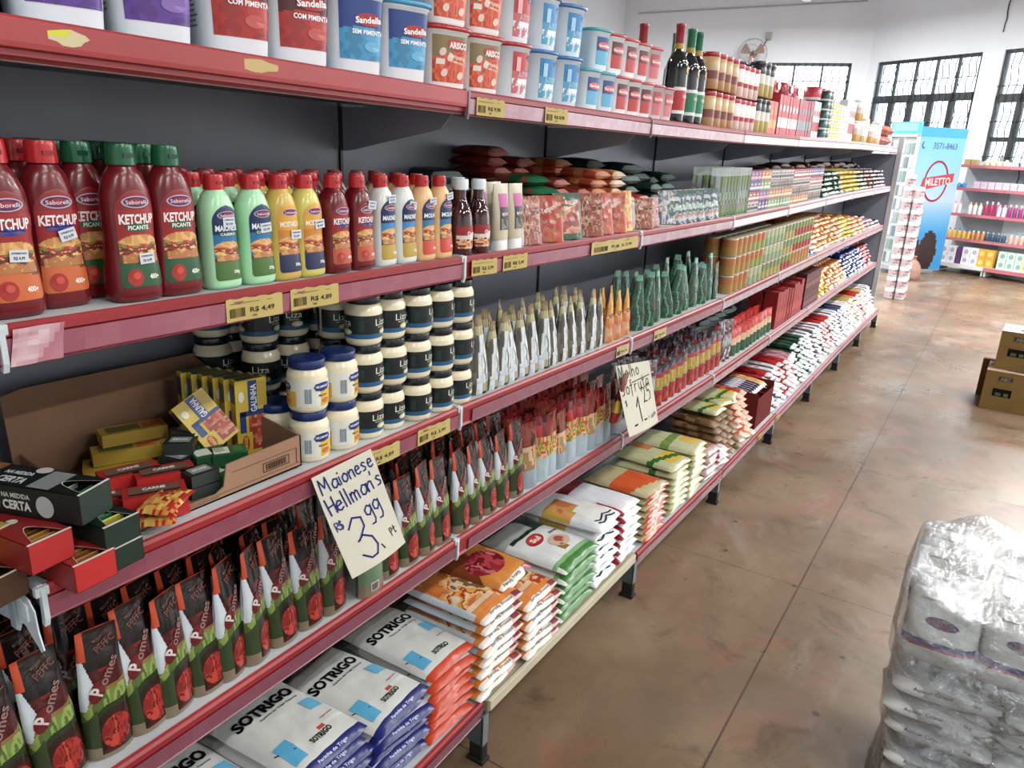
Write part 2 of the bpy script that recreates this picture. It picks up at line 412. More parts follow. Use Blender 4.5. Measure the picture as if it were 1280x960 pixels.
# torn label remnants on the top rail
def scrap(ya, yb, label, yellow):
    ym = (ya + yb) / 2; g = G(); n = 14; rr = random.Random(int(ya * 1000)); pts = []
    for i in range(n):
        t = 2 * pi * i / n; q = rr.uniform(.72, 1.05); pts.append((ym + (yb - ya) / 2 * cos(t) * q, LV[1] + dz(ym) - .016 + .0105 * sin(t) * q))
    x = FX[1] + dx(ym) + .0045
    g.add([(x, ym, LV[1] + dz(ym) - .016)] + [(x, p[0], p[1]) for p in pts], [(0, 1 + i, 1 + (i + 1) % n) for i in range(n)], ['#c9b27c' if not yellow else ('#cfd02c' if 3 <= i <= 6 else '#cfc29c') for i in range(n)])
    o = mkobj('label_remnant', g.mesh('label_remnant', PAPER)); tag(o, label, 'torn sticker')
scrap(.523, .577, 'torn yellow and beige sticker left on the red top rail', True)
scrap(.79, .88, 'scraped beige glue mark on the red top rail under the red buckets', False)

g = G()
def tape_fn(u, v):
    y = .431 + .062 * u + .008 * (1 - v); return (FX[2] + dx(.45) + .0058 + .0012 * sin(u * 9 + v * 5), y, LV[2] + dz(.45) - .003 - .046 * v - .002)
g.grid(10, 8, tape_fn, lambda u, v: hexmix('#d8c4c8', '#b8848e', vn(u * 5, v * 5, 2)) if u < .95 - .55 * abs(v - .1) else '#b87c88')
o = mkobj('clear_tape', g.mesh('clear_tape', PLASTIC)); tag(o, 'crumpled clear tape wrapped round the rail under the large ketchup bottles', 'tape')
# ------------------------------------------------------------------ products
BURG = ['#d8a860', '#b97a3c', '#7d3a1c', '#a83224', '#dcc060', '#6d8c2c', '#8a2c1c']
def burger(g, mp, a, b, w, h, seed=0):
    """a bun, salad and cheese photograph printed on a label"""
    def cf(u, v):
        x = (u - .5) * 2
        n = vn(u * 7, v * 5, seed) * .12
        if v > .66 + .28 * sqrt(max(0, 1 - x * x)) : return None
        v2 = v + n - .05
        if v2 > .62: return pal(u, v, ['#c9924a', '#dcb06a', '#cfa052'], 5, seed)
        if v2 > .52: return pal(u, v, ['#88942c', '#c23428', '#b5302a'], 9, seed)
        if v2 > .42: return pal(u, v, ['#6c2a18', '#8c3a22', '#d8b04c'], 8, seed)
        if v2 > .30: return pal(u, v, ['#e0c064', '#a43a24', '#7c2c18'], 8, seed)
        if abs(x) > .96: return None
        return pal(u, v, ['#cf9c58', '#b67a3a'], 5, seed)
    g.grid(30, 26, lambda u, v: mp(a + (u - .5) * w, b + (v - .5) * h), cf)
def oval_logo(g, mp, a, b, w, h, col='#5a2a6a'):
    disc(g, mp, a, b, w * .56, h * .6, '#c9b4c4'); mp2 = lift(mp, .0003)
    disc(g, mp2, a, b, w * .5, h * .5, col); disc(g, lift(mp, .0006), a - .02 * w, b + .02 * h, w * .36, h * .3, '#a5243c')
    text(g, 'Saborelli', lift(mp, .0009), a, b, h * .4, '#e6dfe6', w * .86, .0)
def lift(mp, e): return lambda a, b: (lambda p: (p[0] + e, p[1], p[2]))(mp(a, b))

def squeeze(key, H, hw, body, cap, lab):
    """flip-cap squeeze bottle with a waist"""
    q = [(0, .022, hw * .86, 3), (.004, .026, hw * .97, 3), (.03, .028, hw, 2.8), (.10, .0265, hw * .93, 2.6), (.15, .0265, hw * .93, 2.4), (.20, .027, hw * .96, 2.3), (.62 * .3, .027, hw * .97, 2.3)]
    s = H / .218
    keys = [(0, .022, hw * .88, 3.2), (.005, .027, hw * .98, 3), (.03, .028, hw, 2.8), (.085, .025, hw * .90, 2.5), (.125, .026, hw * .93, 2.4), (.155, .0255, hw * .88, 2.2), (.178, .021, hw * .66, 2.1), (.190, .016, hw * .44, 2), (.194, .014, hw * .36, 2)]
    b = Body(smoothsec([(k[0] * s,) + k[1:] for k in keys], 32)); g = G(); b.mesh(g, body, 28)
    root = g.mesh(key, PLASTIC)
    gc = G(); z = .190 * s; r = hw * .52
    gc.lathe([(r, z), (r, z + .004), (r * .95, z + .020 * s), (r * .93, z + .026 * s), (r * .88, z + .028 * s)], cap, 20)
    gc.box(r * .7, r * 1.02, -r * .35, r * .35, z + .010 * s, z + .016 * s, hexmix(cap, '#000000', .2))
    gl = G(); lab(gl, b, s, hw)
    return Proto('sauce_bottle', root, [('cap', gc.mesh('cap', PLASTIC)), ('label', gl.mesh('label', PRINT))])
def lab_shape(g, b, z0, z1, hw, cf, off=.0007, nu=16, nv=44, k=.8):
    def fn(u, v):
        z = z0 + (z1 - z0) * v; wf = sqrt(max(0, 1 - ((v - .78) / .22) ** 2)) if v > .78 else 1
        if v < .04: wf = .9 + .1 * sqrt(v / .04)
        y = (u - .5) * 2 * b.at(z)[2] * k * wf; return b.flat(y, z, off)
    g.grid(nu, nv, fn, cf)
def ketch_label(sub, word, g1, g2):
    def f(g, b, s, hw):
        def cf(u, v):
            if v < .26 + .03 * sin(u * 5): return g1
            if v < .33: return '#7a4a24'
            return '#a81c20' if v < .8 else '#96181e'
        lab_shape(g, b, .022 * s, .158 * s, hw, cf)
        mp = b.mapf(.0014)
        oval_logo(g, mp, .0, .141 * s, hw * .95, .014 * s)
        text(g, word, mp, 0, .118 * s, .013 * s, '#e8e2e2', hw * 1.32, .035)
        if sub: disc(g, mp, 0, .106 * s, hw * .5, .006 * s, '#1e6a3c'); text(g, sub, lift(mp, .0005), 0, .106 * s, .006 * s, '#e8f0e8', hw * .8)
        else: disc(g, mp, 0, .108 * s, hw * .5, .005 * s, '#2c3c8c')
        burger(g, mp, 0, .078 * s, hw * 1.45, .042 * s, 3)
        disc(g, mp, -hw * .32, .036 * s, hw * .3, .0125 * s, '#b02418'); disc(g, lift(mp, .0004), -hw * .28, .039 * s, hw * .14, .005 * s, '#cf5038')
        text(g, '400g', mp, hw * .42, .036 * s, .007 * s, '#efe6da', hw * .38, .03)
    return f
def mayo_label(word, sub, c1, c2, c3, wcol='#dfe9ee'):
    def f(g, b, s, hw):
        def cf(u, v):
            if v < .26: return c3
            if v < .30: return pal(u, v, ['#6a4424', '#7c5430'], 6)
            return c2 if v < .62 else c1
        lab_shape(g, b, .018 * s, .162 * s, hw, cf)
        mp = b.mapf(.0014); oval_logo(g, mp, 0, .143 * s, hw * .95, .013 * s)
        text(g, word, mp, 0, .119 * s, .011 * s, wcol, hw * 1.3, .03)
        if sub: rect(g, mp, -hw * .5, hw * .5, .103 * s, .111 * s, '#1c6a50'); text(g, sub, lift(mp, .0005), 0, .107 * s, .005 * s, '#e4efe4', hw * .9)
        burger(g, mp, 0, .076 * s, hw * 1.45, .040 * s, 8)
        text(g, '200g', mp, hw * .35, .034 * s, .006 * s, '#eef2e6', hw * .4)
    return f
P_KET = squeeze('ketchup_bottle', .216, .038, '#7c1420', '#c2181e', ketch_label('', 'KETCHUP', '#cc6a1e', 0))
P_KETG = squeeze('ketchup_bottle', .216, .038, '#7c1420', '#0c6b47', ketch_label('PICANTE', 'KETCHUP', '#1f6238', 0))
P_KETS = squeeze('ketchup_bottle', .176, .031, '#7c1420', '#c2181e', ketch_label('', 'KETCHUP', '#c05a1c', 0))
P_MG = squeeze('mayonnaise_bottle', .176, .031, '#aee2b6', '#c2181e', mayo_label('MAIONESE', 'CASEIRO', '#123a6c', '#1f7fb0', '#4d7a30'))
P_MW = squeeze('mayonnaise_bottle', .176, .029, '#dde1dc', '#c2181e', mayo_label('MAIONESE', '', '#1b3364', '#3a8fc4', '#b9a030'))
P_MO = squeeze('sauce_bottle', .176, .029, '#e8bf88', '#c2181e', mayo_label('MOLHO', '', '#24406c', '#3b7fa8', '#cf4a20'))
P_MU = squeeze('mustard_bottle', .176, .031, '#d2ca60', '#c2181e', mayo_label('MOSTARDA', '', '#d9a41e', '#cf8a1c', '#18325e', '#f2ead6'))
P_MU2 = squeeze('mustard_bottle', .176, .031, '#d0b24c', '#c2181e', mayo_label('MOSTARDA', '', '#d9a41e', '#cf8a1c', '#18325e', '#f2ead6'))
for p, n in ((P_KET, 'ketchup_bottle'), (P_KETG, 'ketchup_bottle'), (P_KETS, 'ketchup_bottle'), (P_MG, 'mayonnaise_bottle'), (P_MW, 'mayonnaise_bottle'), (P_MU, 'mustard_bottle'), (P_MU2, 'mustard_bottle')): p.name = n
def sticker():
    g = G(); g.box(0, .0006, -.011, .011, -.0075, .0075, '#cfd6de')
    mp = lambda a, b: (.0009, a, b)
    text(g, 'SUPERMERCADO', mp, 0, .0035, .0025, '#4c5568', .018); text(g, 'R$ 4,49', mp, 0, -.0025, .004, '#4c5568', .013)
    return g.mesh('price_sticker', PAPER)
STK = sticker()
# narrow necked glass sauce bottle
b = Body(smoothsec([(0, .026, .026, 2), (.004, .029, .029, 2), (.075, .029, .029, 2), (.10, .024, .024, 2), (.125, .0135, .0135, 2), (.150, .0125, .0125, 2)], 28)); g = G(); b.mesh(g, '#4a0f1a', 22)
gc = G().lathe([(.0165, .146), (.017, .15), (.017, .166), (.0155, .169)], '#d5dde2', 20)
gl = G(); gl.grid(18, 12, lambda u, v: b.pt((u - .5) * 2.4, .018 + .05 * v, .0006), lambda u, v: '#a51d22' if v > .62 else ('#d8d0c8' if v > .42 else pal(u, v, ['#c97a3a', '#e0b890', '#7c2a18'], 7, 2)))
text(gl, 'Quero', b.mapa(.0014), .004, .052, .009, '#efe8e4', .028, .03)
P_DK = Proto('sauce_bottle', g.mesh('sauce_bottle', GLASSB), [('cap', gc.mesh('cap', PLASTIC)), ('label', gl.mesh('label', PRINT))])
# inverted tube
b = Body([(0.026, .018, .026, 2.4), (.04, .0185, .028, 2.2), (.09, .016, .030, 2.2), (.15, .004, .032, 2), (.158, .0015, .032, 2)]); g = G(); b.mesh(g, '#c5bfa6', 22)
gc = G(); Body([(0, .018, .024, 3), (.026, .017, .023, 3)]).mesh(gc, '#dfe3e2', 20)
gl = G(); gl.grid(10, 22, lambda u, v: b.flat((u - .5) * .036, .05 + .085 * v), lambda u, v: '#c0489a' if v > .62 else ('#3a1430' if v > .4 else pal(u, v, ['#2c2424', '#8c8478', '#4a3c38'], 6, 4)))
text(gl, 'MOLHO', b.mapf(.0014), 0, .088, .007, '#eadfe8', .026, .02)
P_TU = Proto('squeeze_tube', g.mesh('squeeze_tube', PLASTIC), [('cap', gc.mesh('cap', PLASTIC)), ('label', gl.mesh('label', PRINT))])

# mayonnaise jars
def jar(lidc, band):
    b = Body(smoothsec([(0, .033, .033, 2), (.004, .0365, .0365, 2), (.012, .038, .038, 2), (.070, .038, .038, 2), (.080, .034, .034, 2), (.086, .031, .031, 2)], 25)); g = G(); b.mesh(g, '#e3dbbd', 26)
    gc = G().lathe([(.0345, .084), (.035, .086), (.035, .098), (.034, .1), (.03, .1008)], lidc, 26)
    gl = G(); band(gl, b)
    return Proto('mayonnaise_jar', g.mesh('mayonnaise_jar', PLASTIC), [('lid', gc.mesh('lid', PLASTIC)), ('label', gl.mesh('label', PRINT))])
def liza(gl, b):
    gl.grid(40, 10, lambda u, v: b.pt((u - .5) * 2 * pi * .97, .015 + .047 * v, .0007), lambda u, v: '#1c6a94' if v < .25 else '#0d2a2a')
    mp = b.mapa(.0016, 0, .038)
    for a0 in (.004, .085, -.078):
        text(gl, 'Liza', mp, a0 + .006, .048, .014, '#e2e4d4', .032, .0)
        text(gl, 'MAIONESE', mp, a0 + .006, .0375, .003, '#b9c4b0', .02)
        disc(gl, mp, a0 + .012, .028, .012, .006, '#c9c48c'); disc(gl, lift(mp, .0004), a0 + .013, .0275, .008, .003, '#e6e2c0')
    for a0 in (-.034, .045): barcode(gl, lambda a, bb: (lambda p: (p[0], p[1], p[2]))(mp(a, bb)), a0 - .006, a0 + .004, .03, .052, '#35564e', 7, 3)
P_LZ = jar('#16262e', liza)
def hell(gl, b):
    gl.grid(40, 10, lambda u, v: b.pt((u - .5) * 2 * pi * .97, .012 + .05 * v, .0007), lambda u, v: '#d9dcd2' if (u * 3) % 1 < .55 or v > .62 else '#d9b432')
    mp = b.mapa(.0016, 0, .038)
    for a0 in (-.07, .010, .09):
        rect(gl, mp, a0 - .014, a0 + .016, .043, .057, '#1e3c86'); disc(gl, mp, a0 + .001, .05, .018, .0085, '#1e3c86')
        text(gl, "HELLMANN'S", lift(mp, .0005), a0, .051, .0045, '#e6e8ec', .028); text(gl, 'Maionese', mp, a0 + .002, .034, .0045, '#7c3a24', .02)
        disc(gl, mp, a0 + .008, .022, .009, .005, '#c97a3c'); barcode(gl, mp, a0 - .034, a0 - .022, .02, .048, '#6a8ca6', 6, 5)
P_HE = jar('#1d3a72', hell)

# ---------------------------------------------------------------- buckets
def bucket(hw, h, body, lid, design, stripe=None, p=4):
    b = Body([(0, hw * .84, hw * .84, p), (.004, hw * .88, hw * .88, p), (h * .90, hw * .985, hw * .985, p), (h * .905, hw * 1.03, hw * 1.03, p), (h * .93, hw * 1.03, hw * 1.03, p), (h * .935, hw, hw, p)])
    g = G(); b.mesh(g, body, 44)
    gc = G(); Body([(h * .925, hw * 1.05, hw * 1.05, p), (h * .93, hw * 1.10, hw * 1.10, p), (h * .985, hw * 1.10, hw * 1.10, p), (h, hw * 1.03, hw * 1.03, p)]).mesh(gc, lid, 44)
    gc.lathe([(hw * .85, h), (hw * .84, h - .003)], lid, 24)
    gl = G(); design(gl, b, hw, h)
    return Proto('plastic_bucket', g.mesh('plastic_bucket', PLASTIC), [('lid', gc.mesh('lid', PLASTIC)), ('label', gl.mesh('label', PRINT))])
def face_grid(gl, b, k0, k1, z0, z1, cf, off=.0008, nu=20, nv=22):
    def fn(u, v):
        z = z0 + (z1 - z0) * v; k = k0 + (k1 - k0) * u; return b.flat(k * b.at(z)[2], z, off)
    gl.grid(nu, nv, fn, cf)
def smallprint(gl, b, hw, h, z0=.25, z1=.8, col='#7d8aa0'):
    # lines of fine print on the side that looks up the aisle
    for r in range(12):
        z = h * (z0 + (z1 - z0) * r / 12); _, hx, hy, p, _x = b.at(z)
        w = hw * (.42 + .2 * _h(r, 3, 1)); gl.add([(-hw * .5, -hy - .0006, z), (-hw * .5 + w * 1.6, -hy - .0006, z), (-hw * .5 + w * 1.6, -hy - .0006, z + h * .018), (-hw * .5, -hy - .0006, z + h * .018)], [(0, 1, 2, 3)], col)
def sandella(c1, c2, word, fan=0):
    def f(gl, b, hw, h):
        def cf(u, v):
            if v < .03 + .05 * (1 - u) * u: return None
            return pal(u, v, [hexmix(c2, '#ffffff', .12), c2, hexmix(c2, '#000000', .12), c2], 3.5, 4) if v < .5 + .06 * sin(u * 3) else c1
        face_grid(gl, b, -.78, .90, h * .15, h * .86, cf, nu=30, nv=34)
        mp = b.mapf(.0018); A = .014 * hw / .06
        disc(gl, mp, A, h * .63, hw * .46, h * .075, '#b4242a'); text(gl, 'Sandella', lift(mp, .0005), A, h * .63, h * .07, '#efeaea', hw * .95, .03, R(4))
        text(gl, word, mp, A, h * .49, h * .05, '#eceef2', hw * 1.15, .03); disc(gl, mp, A + hw * .15, h * .33, hw * .3, h * .06, hexmix(c2, '#ffffff', .25))
        smallprint(gl, b, hw, h)
    return f
P_BP = bucket(.058, .150, '#eaf1f7', '#4a2a86', sandella('#4c2a86', '#6a42a0', 'TRADICIONAL'))
P_BR = bucket(.058, .150, '#eaf1f7', '#b01c24', sandella('#5a161a', '#b3261f', 'COM PIMENTA'))
P_BB = bucket(.058, .143, '#eaf1f7', '#3fa0c8', sandella('#1f4a90', '#3a9ac6', 'SEM PIMENTA'))
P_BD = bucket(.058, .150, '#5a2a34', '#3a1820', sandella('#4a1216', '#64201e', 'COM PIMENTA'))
def arisco(gl, b, hw, h):
    face_grid(gl, b, -.86, .86, h * .10, h * .84, lambda u, v: '#8c7a4c' if v > .62 + .25 * u - .1 else pal(u, v, ['#c8401c', '#d8581e', '#b8341a', '#d9782a', '#cf4a20'], 4, 6))
    mp = b.mapf(.0018)
    disc(gl, mp, hw * .25, h * .70, hw * .5, h * .09, '#c22a24', 20, R(-6)); text(gl, 'ARISCO', lift(mp, .0005), hw * .25, h * .70, h * .10, '#f0e4dc', hw * .85, .04)
    text(gl, 'Tempero', mp, hw * .2, h * .52, h * .07, '#ecdcc8', hw * .8, .01, R(-8)); text(gl, 'COMPLETO', mp, hw * .22, h * .43, h * .035, '#ecdcc8', hw * .6, .02, R(-8))
    for a, z in ((-.35, .25), (.4, .22), (-.1, .5), (-.45, .58)): disc(gl, mp, hw * a, h * z, hw * .16, h * .06, '#d9c2b4', 14, .6)
    rect(gl, mp, -hw * .7, -hw * .35, h * .38, h * .47, '#d9d2cc', 2, 1); smallprint(gl, b, hw, h, .2, .8, '#58504c')
P_AR = bucket(.056, .118, '#eeecea', '#bf1f28', arisco)
def garlic(c1, c2):
    def f(gl, b, hw, h):
        face_grid(gl, b, -.5, .85, h * .1, h * .84, lambda u, v: c1 if v > .55 else (pal(u, v, ['#dfe6e8', '#c9d2d6', c2, c2], 6, 9) if v < .36 else c2))
        mp = b.mapf(.0018); disc(gl, mp, hw * .55, h * .76, hw * .2, h * .05, '#5a4a86'); text(gl, 'Alho', mp, hw * .15, h * .46, h * .12, hexmix(c2, '#ffffff', .5), hw * .7, .0, R(12))
        rect(gl, mp, -hw * .3, -hw * .05, h * .5, h * .75, hexmix(c1, '#ffffff', .6), 2, 2); smallprint(gl, b, hw, h, .2, .8, '#a8b4c4')
    return f
P_GR = bucket(.056, .120, '#e6eef5', '#b8262f', garlic('#bd2f38', '#c96a70'), p=2.6)
P_GB = bucket(.056, .120, '#dcebf5', '#3a7cb6', garlic('#1f8abf', '#4aa6c8'), p=2.6)
def small_sand(c1, c2):
    def f(gl, b, hw, h):
        face_grid(gl, b, -.55, .85, h * .14, h * .80, lambda u, v: c2 if v < .5 else c1, nu=8, nv=8)
        mp = b.mapf(.0018); disc(gl, mp, hw * .15, h * .60, hw * .6, h * .08, '#d86a6c'); text(gl, 'Sandella', lift(mp, .0005), hw * .15, h * .6, h * .07, '#f4eaea', hw * 1.0, .02)
    return f
P_SB = bucket(.044, .104, '#dcebf5', '#3aa6b6', small_sand('#1f4a90', '#58aed0'))
P_SR = bucket(.044, .104, '#eceef2', '#c43038', small_sand('#6a1a20', '#c02420'))
P_SP = bucket(.044, .104, '#dccfd2', '#c22a44', small_sand('#b0404a', '#c8646a'))

# ---------------------------------------------------------------- wine
def wine(bodyc, foil, lab, lc):
    b = Body(smoothsec([(0, .034, .034, 2), (.005, .037, .037, 2), (.19, .037, .037, 2), (.235, .017, .017, 2), (.26, .0145, .0145, 2)], 24)); g = G(); b.mesh(g, bodyc, 26)
    gc = G().lathe([(.0155, .252), (.0155, .30), (.0165, .302), (.0165, .312), (.0155, .314)], foil, 20)
    gc.lathe([(.0175, .236), (.0158, .253)], '#b99a22', 20, cap=False)
    gl = G(); gl.grid(16, 8, lambda u, v: b.pt((u - .5) * 2.6, .03 + .085 * v, .0007), lambda u, v: lc if .1 < v < .9 else lab)
    disc(gl, b.mapa(.0014, 0, .037), .004, .17, .012, .014, '#b99a22')
    text(gl, 'VINHO', b.mapa(.0018, 0, .037), .004, .085, .012, '#e4dccc', .04)
    return Proto('wine_bottle', g.mesh('wine_bottle', GLASSB), [('foil_cap', gc.mesh('foil_cap', PLASTIC)), ('label', gl.mesh('label', PRINT))])
P_WR = wine('#16201a', '#a3182c', '#e2e2de', '#bf2c34')
P_WG = wine('#0e1c24', '#0f7a54', '#d6e2da', '#2a8a66')

# ---------------------------------------------------------------- generic shapes
def carton(w, d, h, cols, marks=None, mat=None, bev=.0012, name='carton'):
    """box standing with its back on X=-d, front on X=0; cols: [-z,+z,-y,+y,-x,+x]"""
    g = G()
    g.box(-d, 0, -w / 2, w / 2, 0, h, cols)
    if marks: marks(g, lambda a, b: (.0007, a, b))
    return g.mesh(name, mat or CARTON)
def pillow(w, d, h, cf, nu=18, nv=22, seed=0, wr=.0016, pu=4, pv=3, crimp=.0, droop=0.0, name='bag', mat=None, two=True, marks=None):
    """filled flat bag: width w along Y, depth d along -X (front edge at X=0), resting on Z=0"""
    g = G()
    def t(u, v):
        a = abs(2 * u - 1); b = abs(2 * v - 1)
        return max(0, 1 - a ** pu) ** .55 * max(0, 1 - b ** pv) ** .5
    def zt(u, v):
        return h * (.46 + .54 * t(u, v)) + wr * (vn(u * 9, v * 7, seed) - .5) * 2 * min(1, 3 * t(u, v))
    def pos(u, v, z):
        e = .006 * (vn(u * 6, v * 6, seed + 3) - .5)
        return (-d * v + e * (1 if v < .1 else 0), (u - .5) * w * (1 - .03 * (1 - t(u, v))) + e * .3, z)
    g.grid(nu, nv, lambda u, v: pos(u, v, zt(u, v)), lambda u, v: cf(u, 1 - v, 1))
    g.grid(nu, nv, lambda u, v: pos(1 - u, v, h * (.46 - .46 * t(1 - u, v))), lambda u, v: cf(1 - u, 1 - v, 0))
    if marks: marks(g, lambda a, b: pos(a / w + .5, min(.995, max(.005, b / d)), zt(a / w + .5, min(.99, max(.01, b / d))) + .0012))
    return g.mesh(name, mat or FILM)
def pouch(w, h, th, cf, nu=12, nv=20, seed=0, spout=None, topw=1.0, name='pouch', mat=None, marks=None, bend=0, t0=.5):
    """stand-up pouch: wide oval base closing to a flat sealed top"""
    g = G(); n = 28
    def hw(t): return w / 2 * (1 + (topw - 1) * max(0, t - t0) / (1 - t0)) * (1 - .05 * sin(pi * t))
    def hx(t): return max(.0012, th / 2 * (1 - t ** 1.5) * (.85 + .3 * t) if t > .02 else th / 2 * .8)
    def P(k, t, off=0):  # k -1..1 across
        e = 1 - abs(k) ** 2.2
        x = hx(t) * sqrt(max(0, e)) + bend * t * t * .02 + .0025 * (vn(k * 3 + 9, t * 8, seed) - .5)
        return (x + off, hw(t) * k, h * t)
    g.grid(nu, nv, lambda u, v: P(2 * u - 1, v), lambda u, v: cf(u, v))
    def B(k, t): 
        e = 1 - abs(k) ** 2.2; return (-hx(t) * sqrt(max(0, e)) + bend * t * t * .02, hw(t) * k, h * t)
    g.grid(nu, max(4, nv // 2), lambda u, v: B(1 - 2 * u, v), lambda u, v: cf(-.02, v))
    g.add([(.8 * th / 2 * cos(2 * pi * i / 12), w / 2 * .96 * sin(2 * pi * i / 12), .001) for i in range(12)], [tuple(range(12))], cf(.5, .02))
    if marks: marks(g, lambda a, b: P(max(-.98, min(.98, a / hw(b / h))), b / h, .0012))
    return g.mesh(name, mat or FILMP)

# tomato sauce pouch
def tom(var):
    def cf(u, v):
        if u < 0:      # reverse side and gusset: white with orange corner
            if v > .80: return '#c04c1c'
            if v > .42: return '#c4ced4'
            if v > .24 and var == 1: return '#b8441a'
            return '#3c6a34' if v > .10 else '#8a7c60'
        sw = v - (.32 + .24 * u + .05 * sin(u * 5))      # green swirl height
        we = .05 + .20 * max(0, 1 - abs(v - .60) / .22)
        if u < we or (u < .16 and v > .78):
            if v > .78: return '#c04c1c'
            if v > .40: return '#c4ced4'
        if v < .04: return '#8a7c64'
        tom_ = (u - .60) ** 2 / .125 + (v - .19) ** 2 / .020
        if tom_ < 1: return pal(u, v, ['#8e1e18', '#ac2a1e', '#741410', '#bc4630'], 9, 3) if tom_ < .86 else '#4a140c'
        if u < .24 and sw < -.02: return '#3c5230' if v > .10 else '#8a7c64'
        if sw < -.10: return pal(u, v, ['#3c1410', '#2c2416', '#5a1c14'], 5, 3)
        if sw < -.05: return '#22401c'
        if sw < .06: return pal(u, v, ['#70883a', '#8ca24e', '#5a7030'], 7, 4)
        if sw < .085: return '#8c6a38'
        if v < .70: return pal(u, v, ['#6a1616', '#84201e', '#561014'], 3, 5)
        return pal(u, v, ['#1a0c0c', '#2a1214', '#201010'], 4, 6)  # dark brown print, deepened at the top for the shelf's shade
    def mk(g, mp):
        disc(g, mp, -.013, .118, .0105, .020, '#74101a', 18, R(-25))
        text(g, 'P', lift(mp, .0005), -.014, .118, .019, '#d0c8c4', .011, .03, R(58))
        text(g, 'omes', lift(mp, .0005), .006, .146, .014, '#94706c', .046, .02, R(60))
        text(g, 'PEFFC', mp, .008, .190, .012, '#7a4a40', .032, .02, R(26)); text(g, 'MOLHO DE', mp, .004, .203, .005, '#7a5a50', .026, .01, R(26))
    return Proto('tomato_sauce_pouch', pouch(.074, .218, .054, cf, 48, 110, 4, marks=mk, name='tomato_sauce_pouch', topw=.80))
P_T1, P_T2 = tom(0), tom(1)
def simp(name, w, h, th, cf, marks=None, nu=14, nv=28, **k):
    return Proto(name, pouch(w, h, th, cf, nu, nv, marks=marks, name=name, **k))
def food(u, v):
    if u < 0: return '#8c9aa0' if v < .5 else '#5a2028'
    if v < .36: return '#a9bcc4'
    if v < .68: return pal(u, v, ['#b8946a', '#d0b08c', '#b8502c', '#c9a832', '#7a9a3c', '#c8a078'], 6, 3)
    if u < .4 and v < .85: return '#b9262c'
    return pal(u, v, ['#6a1c22', '#8c2a2a', '#501418'], 4, 8)
P_FD = simp('meat_sauce_pouch', .070, .200, .044, food)
P_FD2 = simp('meat_sauce_pouch', .070, .200, .044, lambda u, v: '#98a8b2' if v < .3 else (pal(u, v, ['#a8865a', '#c8b08c', '#c0682c'], 6, 9) if v < .66 else pal(u, v, ['#7c2418', '#8c4030', '#501410'], 4, 2)))
P_SIL = simp('seasoning_pouch', .07, .2, .03, lambda u, v: pal(u, v, ['#aab0b4', '#8c7c80', '#6a3c44', '#b8bcc0'], 4, 3))
P_RY = simp('tomato_paste_pouch', .068, .17, .04, lambda u, v: pal(u, v, ['#a82a22', '#8c1a1c', '#b83a24'], 5, 3) if v < .38 else (pal(u, v, ['#c8a02c', '#7c9a38', '#c07a28', '#88a040'], 6, 5) if v < .68 else ('#9c1a20' if v < .8 else pal(u, v, ['#34181c', '#54202a', '#241c24', '#5c6c80'], 4, 4))))
P_RG = simp('seasoned_paste_pouch', .07, .15, .04, lambda u, v: '#12603c' if v < .4 else ('#c8a884' if v < .66 else '#c42820'))
def wh(u, v):
    if v > .86: return pal(u, v, ['#6c5a34', '#8c7a4c', '#5c4c2c'], 4, 2)
    if v > .74: return '#a8a070' if u < .85 else '#5c5438'
    if u < .20 + .22 * v: return pal(u, v, ['#5a564a', '#7c7664', '#8c8c84'], 5, 8)
    if abs(u - (.80 - .35 * v)) < .035 and v < .5: return '#24282a'
    if v < .13 and u > .5: return '#a8a488' if v > .03 else '#3c4038'
    return pal(u, v, ['#ccd6da', '#bcc8ce', '#d4d8d4', '#aebcc4'], 4, 7)
P_MY = simp('mayonnaise_pouch', .066, .190, .046, wh, topw=.30, t0=.30)
P_ORP = simp('olive_sauce_pouch', .06, .165, .04, lambda u, v: pal(u, v, ['#c88a20', '#d8a030'], 4, 1) if v > .52 else pal(u, v, ['#c86a3c', '#c88a34', '#d0a888'], 5, 2), topw=.35, t0=.4, marks=lambda g, mp: text(g, 'Coco', mp, 0, .095, .014, '#20242c', .04, .02, R(20)))
P_GRP = simp('green_refill_pouch', .085, .19, .05, lambda u, v: pal(u, v, ['#0c4a30', '#105c3c', '#0a3c2a', '#0c5034'], 3, 2) if not (abs(u - .5 - .1 * sin(v * 9)) < .05 or v > .9) else '#5c9c80', topw=.30, t0=.3)
P_SLV = simp('silver_green_pouch', .085, .16, .03, lambda u, v: pal(u, v, ['#8fa8ac', '#a8bcc0', '#5c7c78'], 4, 6) if u > .4 else '#2c5a54')
P_INV = simp('seasoning_packet', .098, .125, .018, lambda u, v: '#c6cccc' if u < .2 else pal(u, v, ['#9c4426', '#a85c38', '#8c2a20', '#b88a64', '#6c3422'], 6, 1), nu=22, nv=30)
P_INO = simp('seasoning_packet', .098, .125, .018, lambda u, v: pal(u, v, ['#b83c1c', '#c05a28', '#a8744c', '#b03020'], 5, 5), nu=22, nv=30, marks=lambda g, mp: text(g, 'Tempero', mp, 0, .09, .014, '#e6dcd0', .05, .02, R(20)))
P_ING = simp('seasoning_packet', .115, .13, .02, lambda u, v: '#1a5a38' if v < .12 or v > .84 or u < .1 or u > .9 else pal(u, v, ['#b86a48', '#c89a78', '#8c4a30', '#b03a28'], 6, 7), nu=24, nv=30, marks=lambda g, mp: text(g, 'Sazon', mp, .005, .095, .015, '#e6dcd0', .05, .02, R(15)))
P_INY = simp('seasoning_packet', .085, .13, .018, lambda u, v: pal(u, v, ['#d0a428', '#c88a28', '#d8b85a', '#c8582c'], 5, 3), nu=10, nv=12)
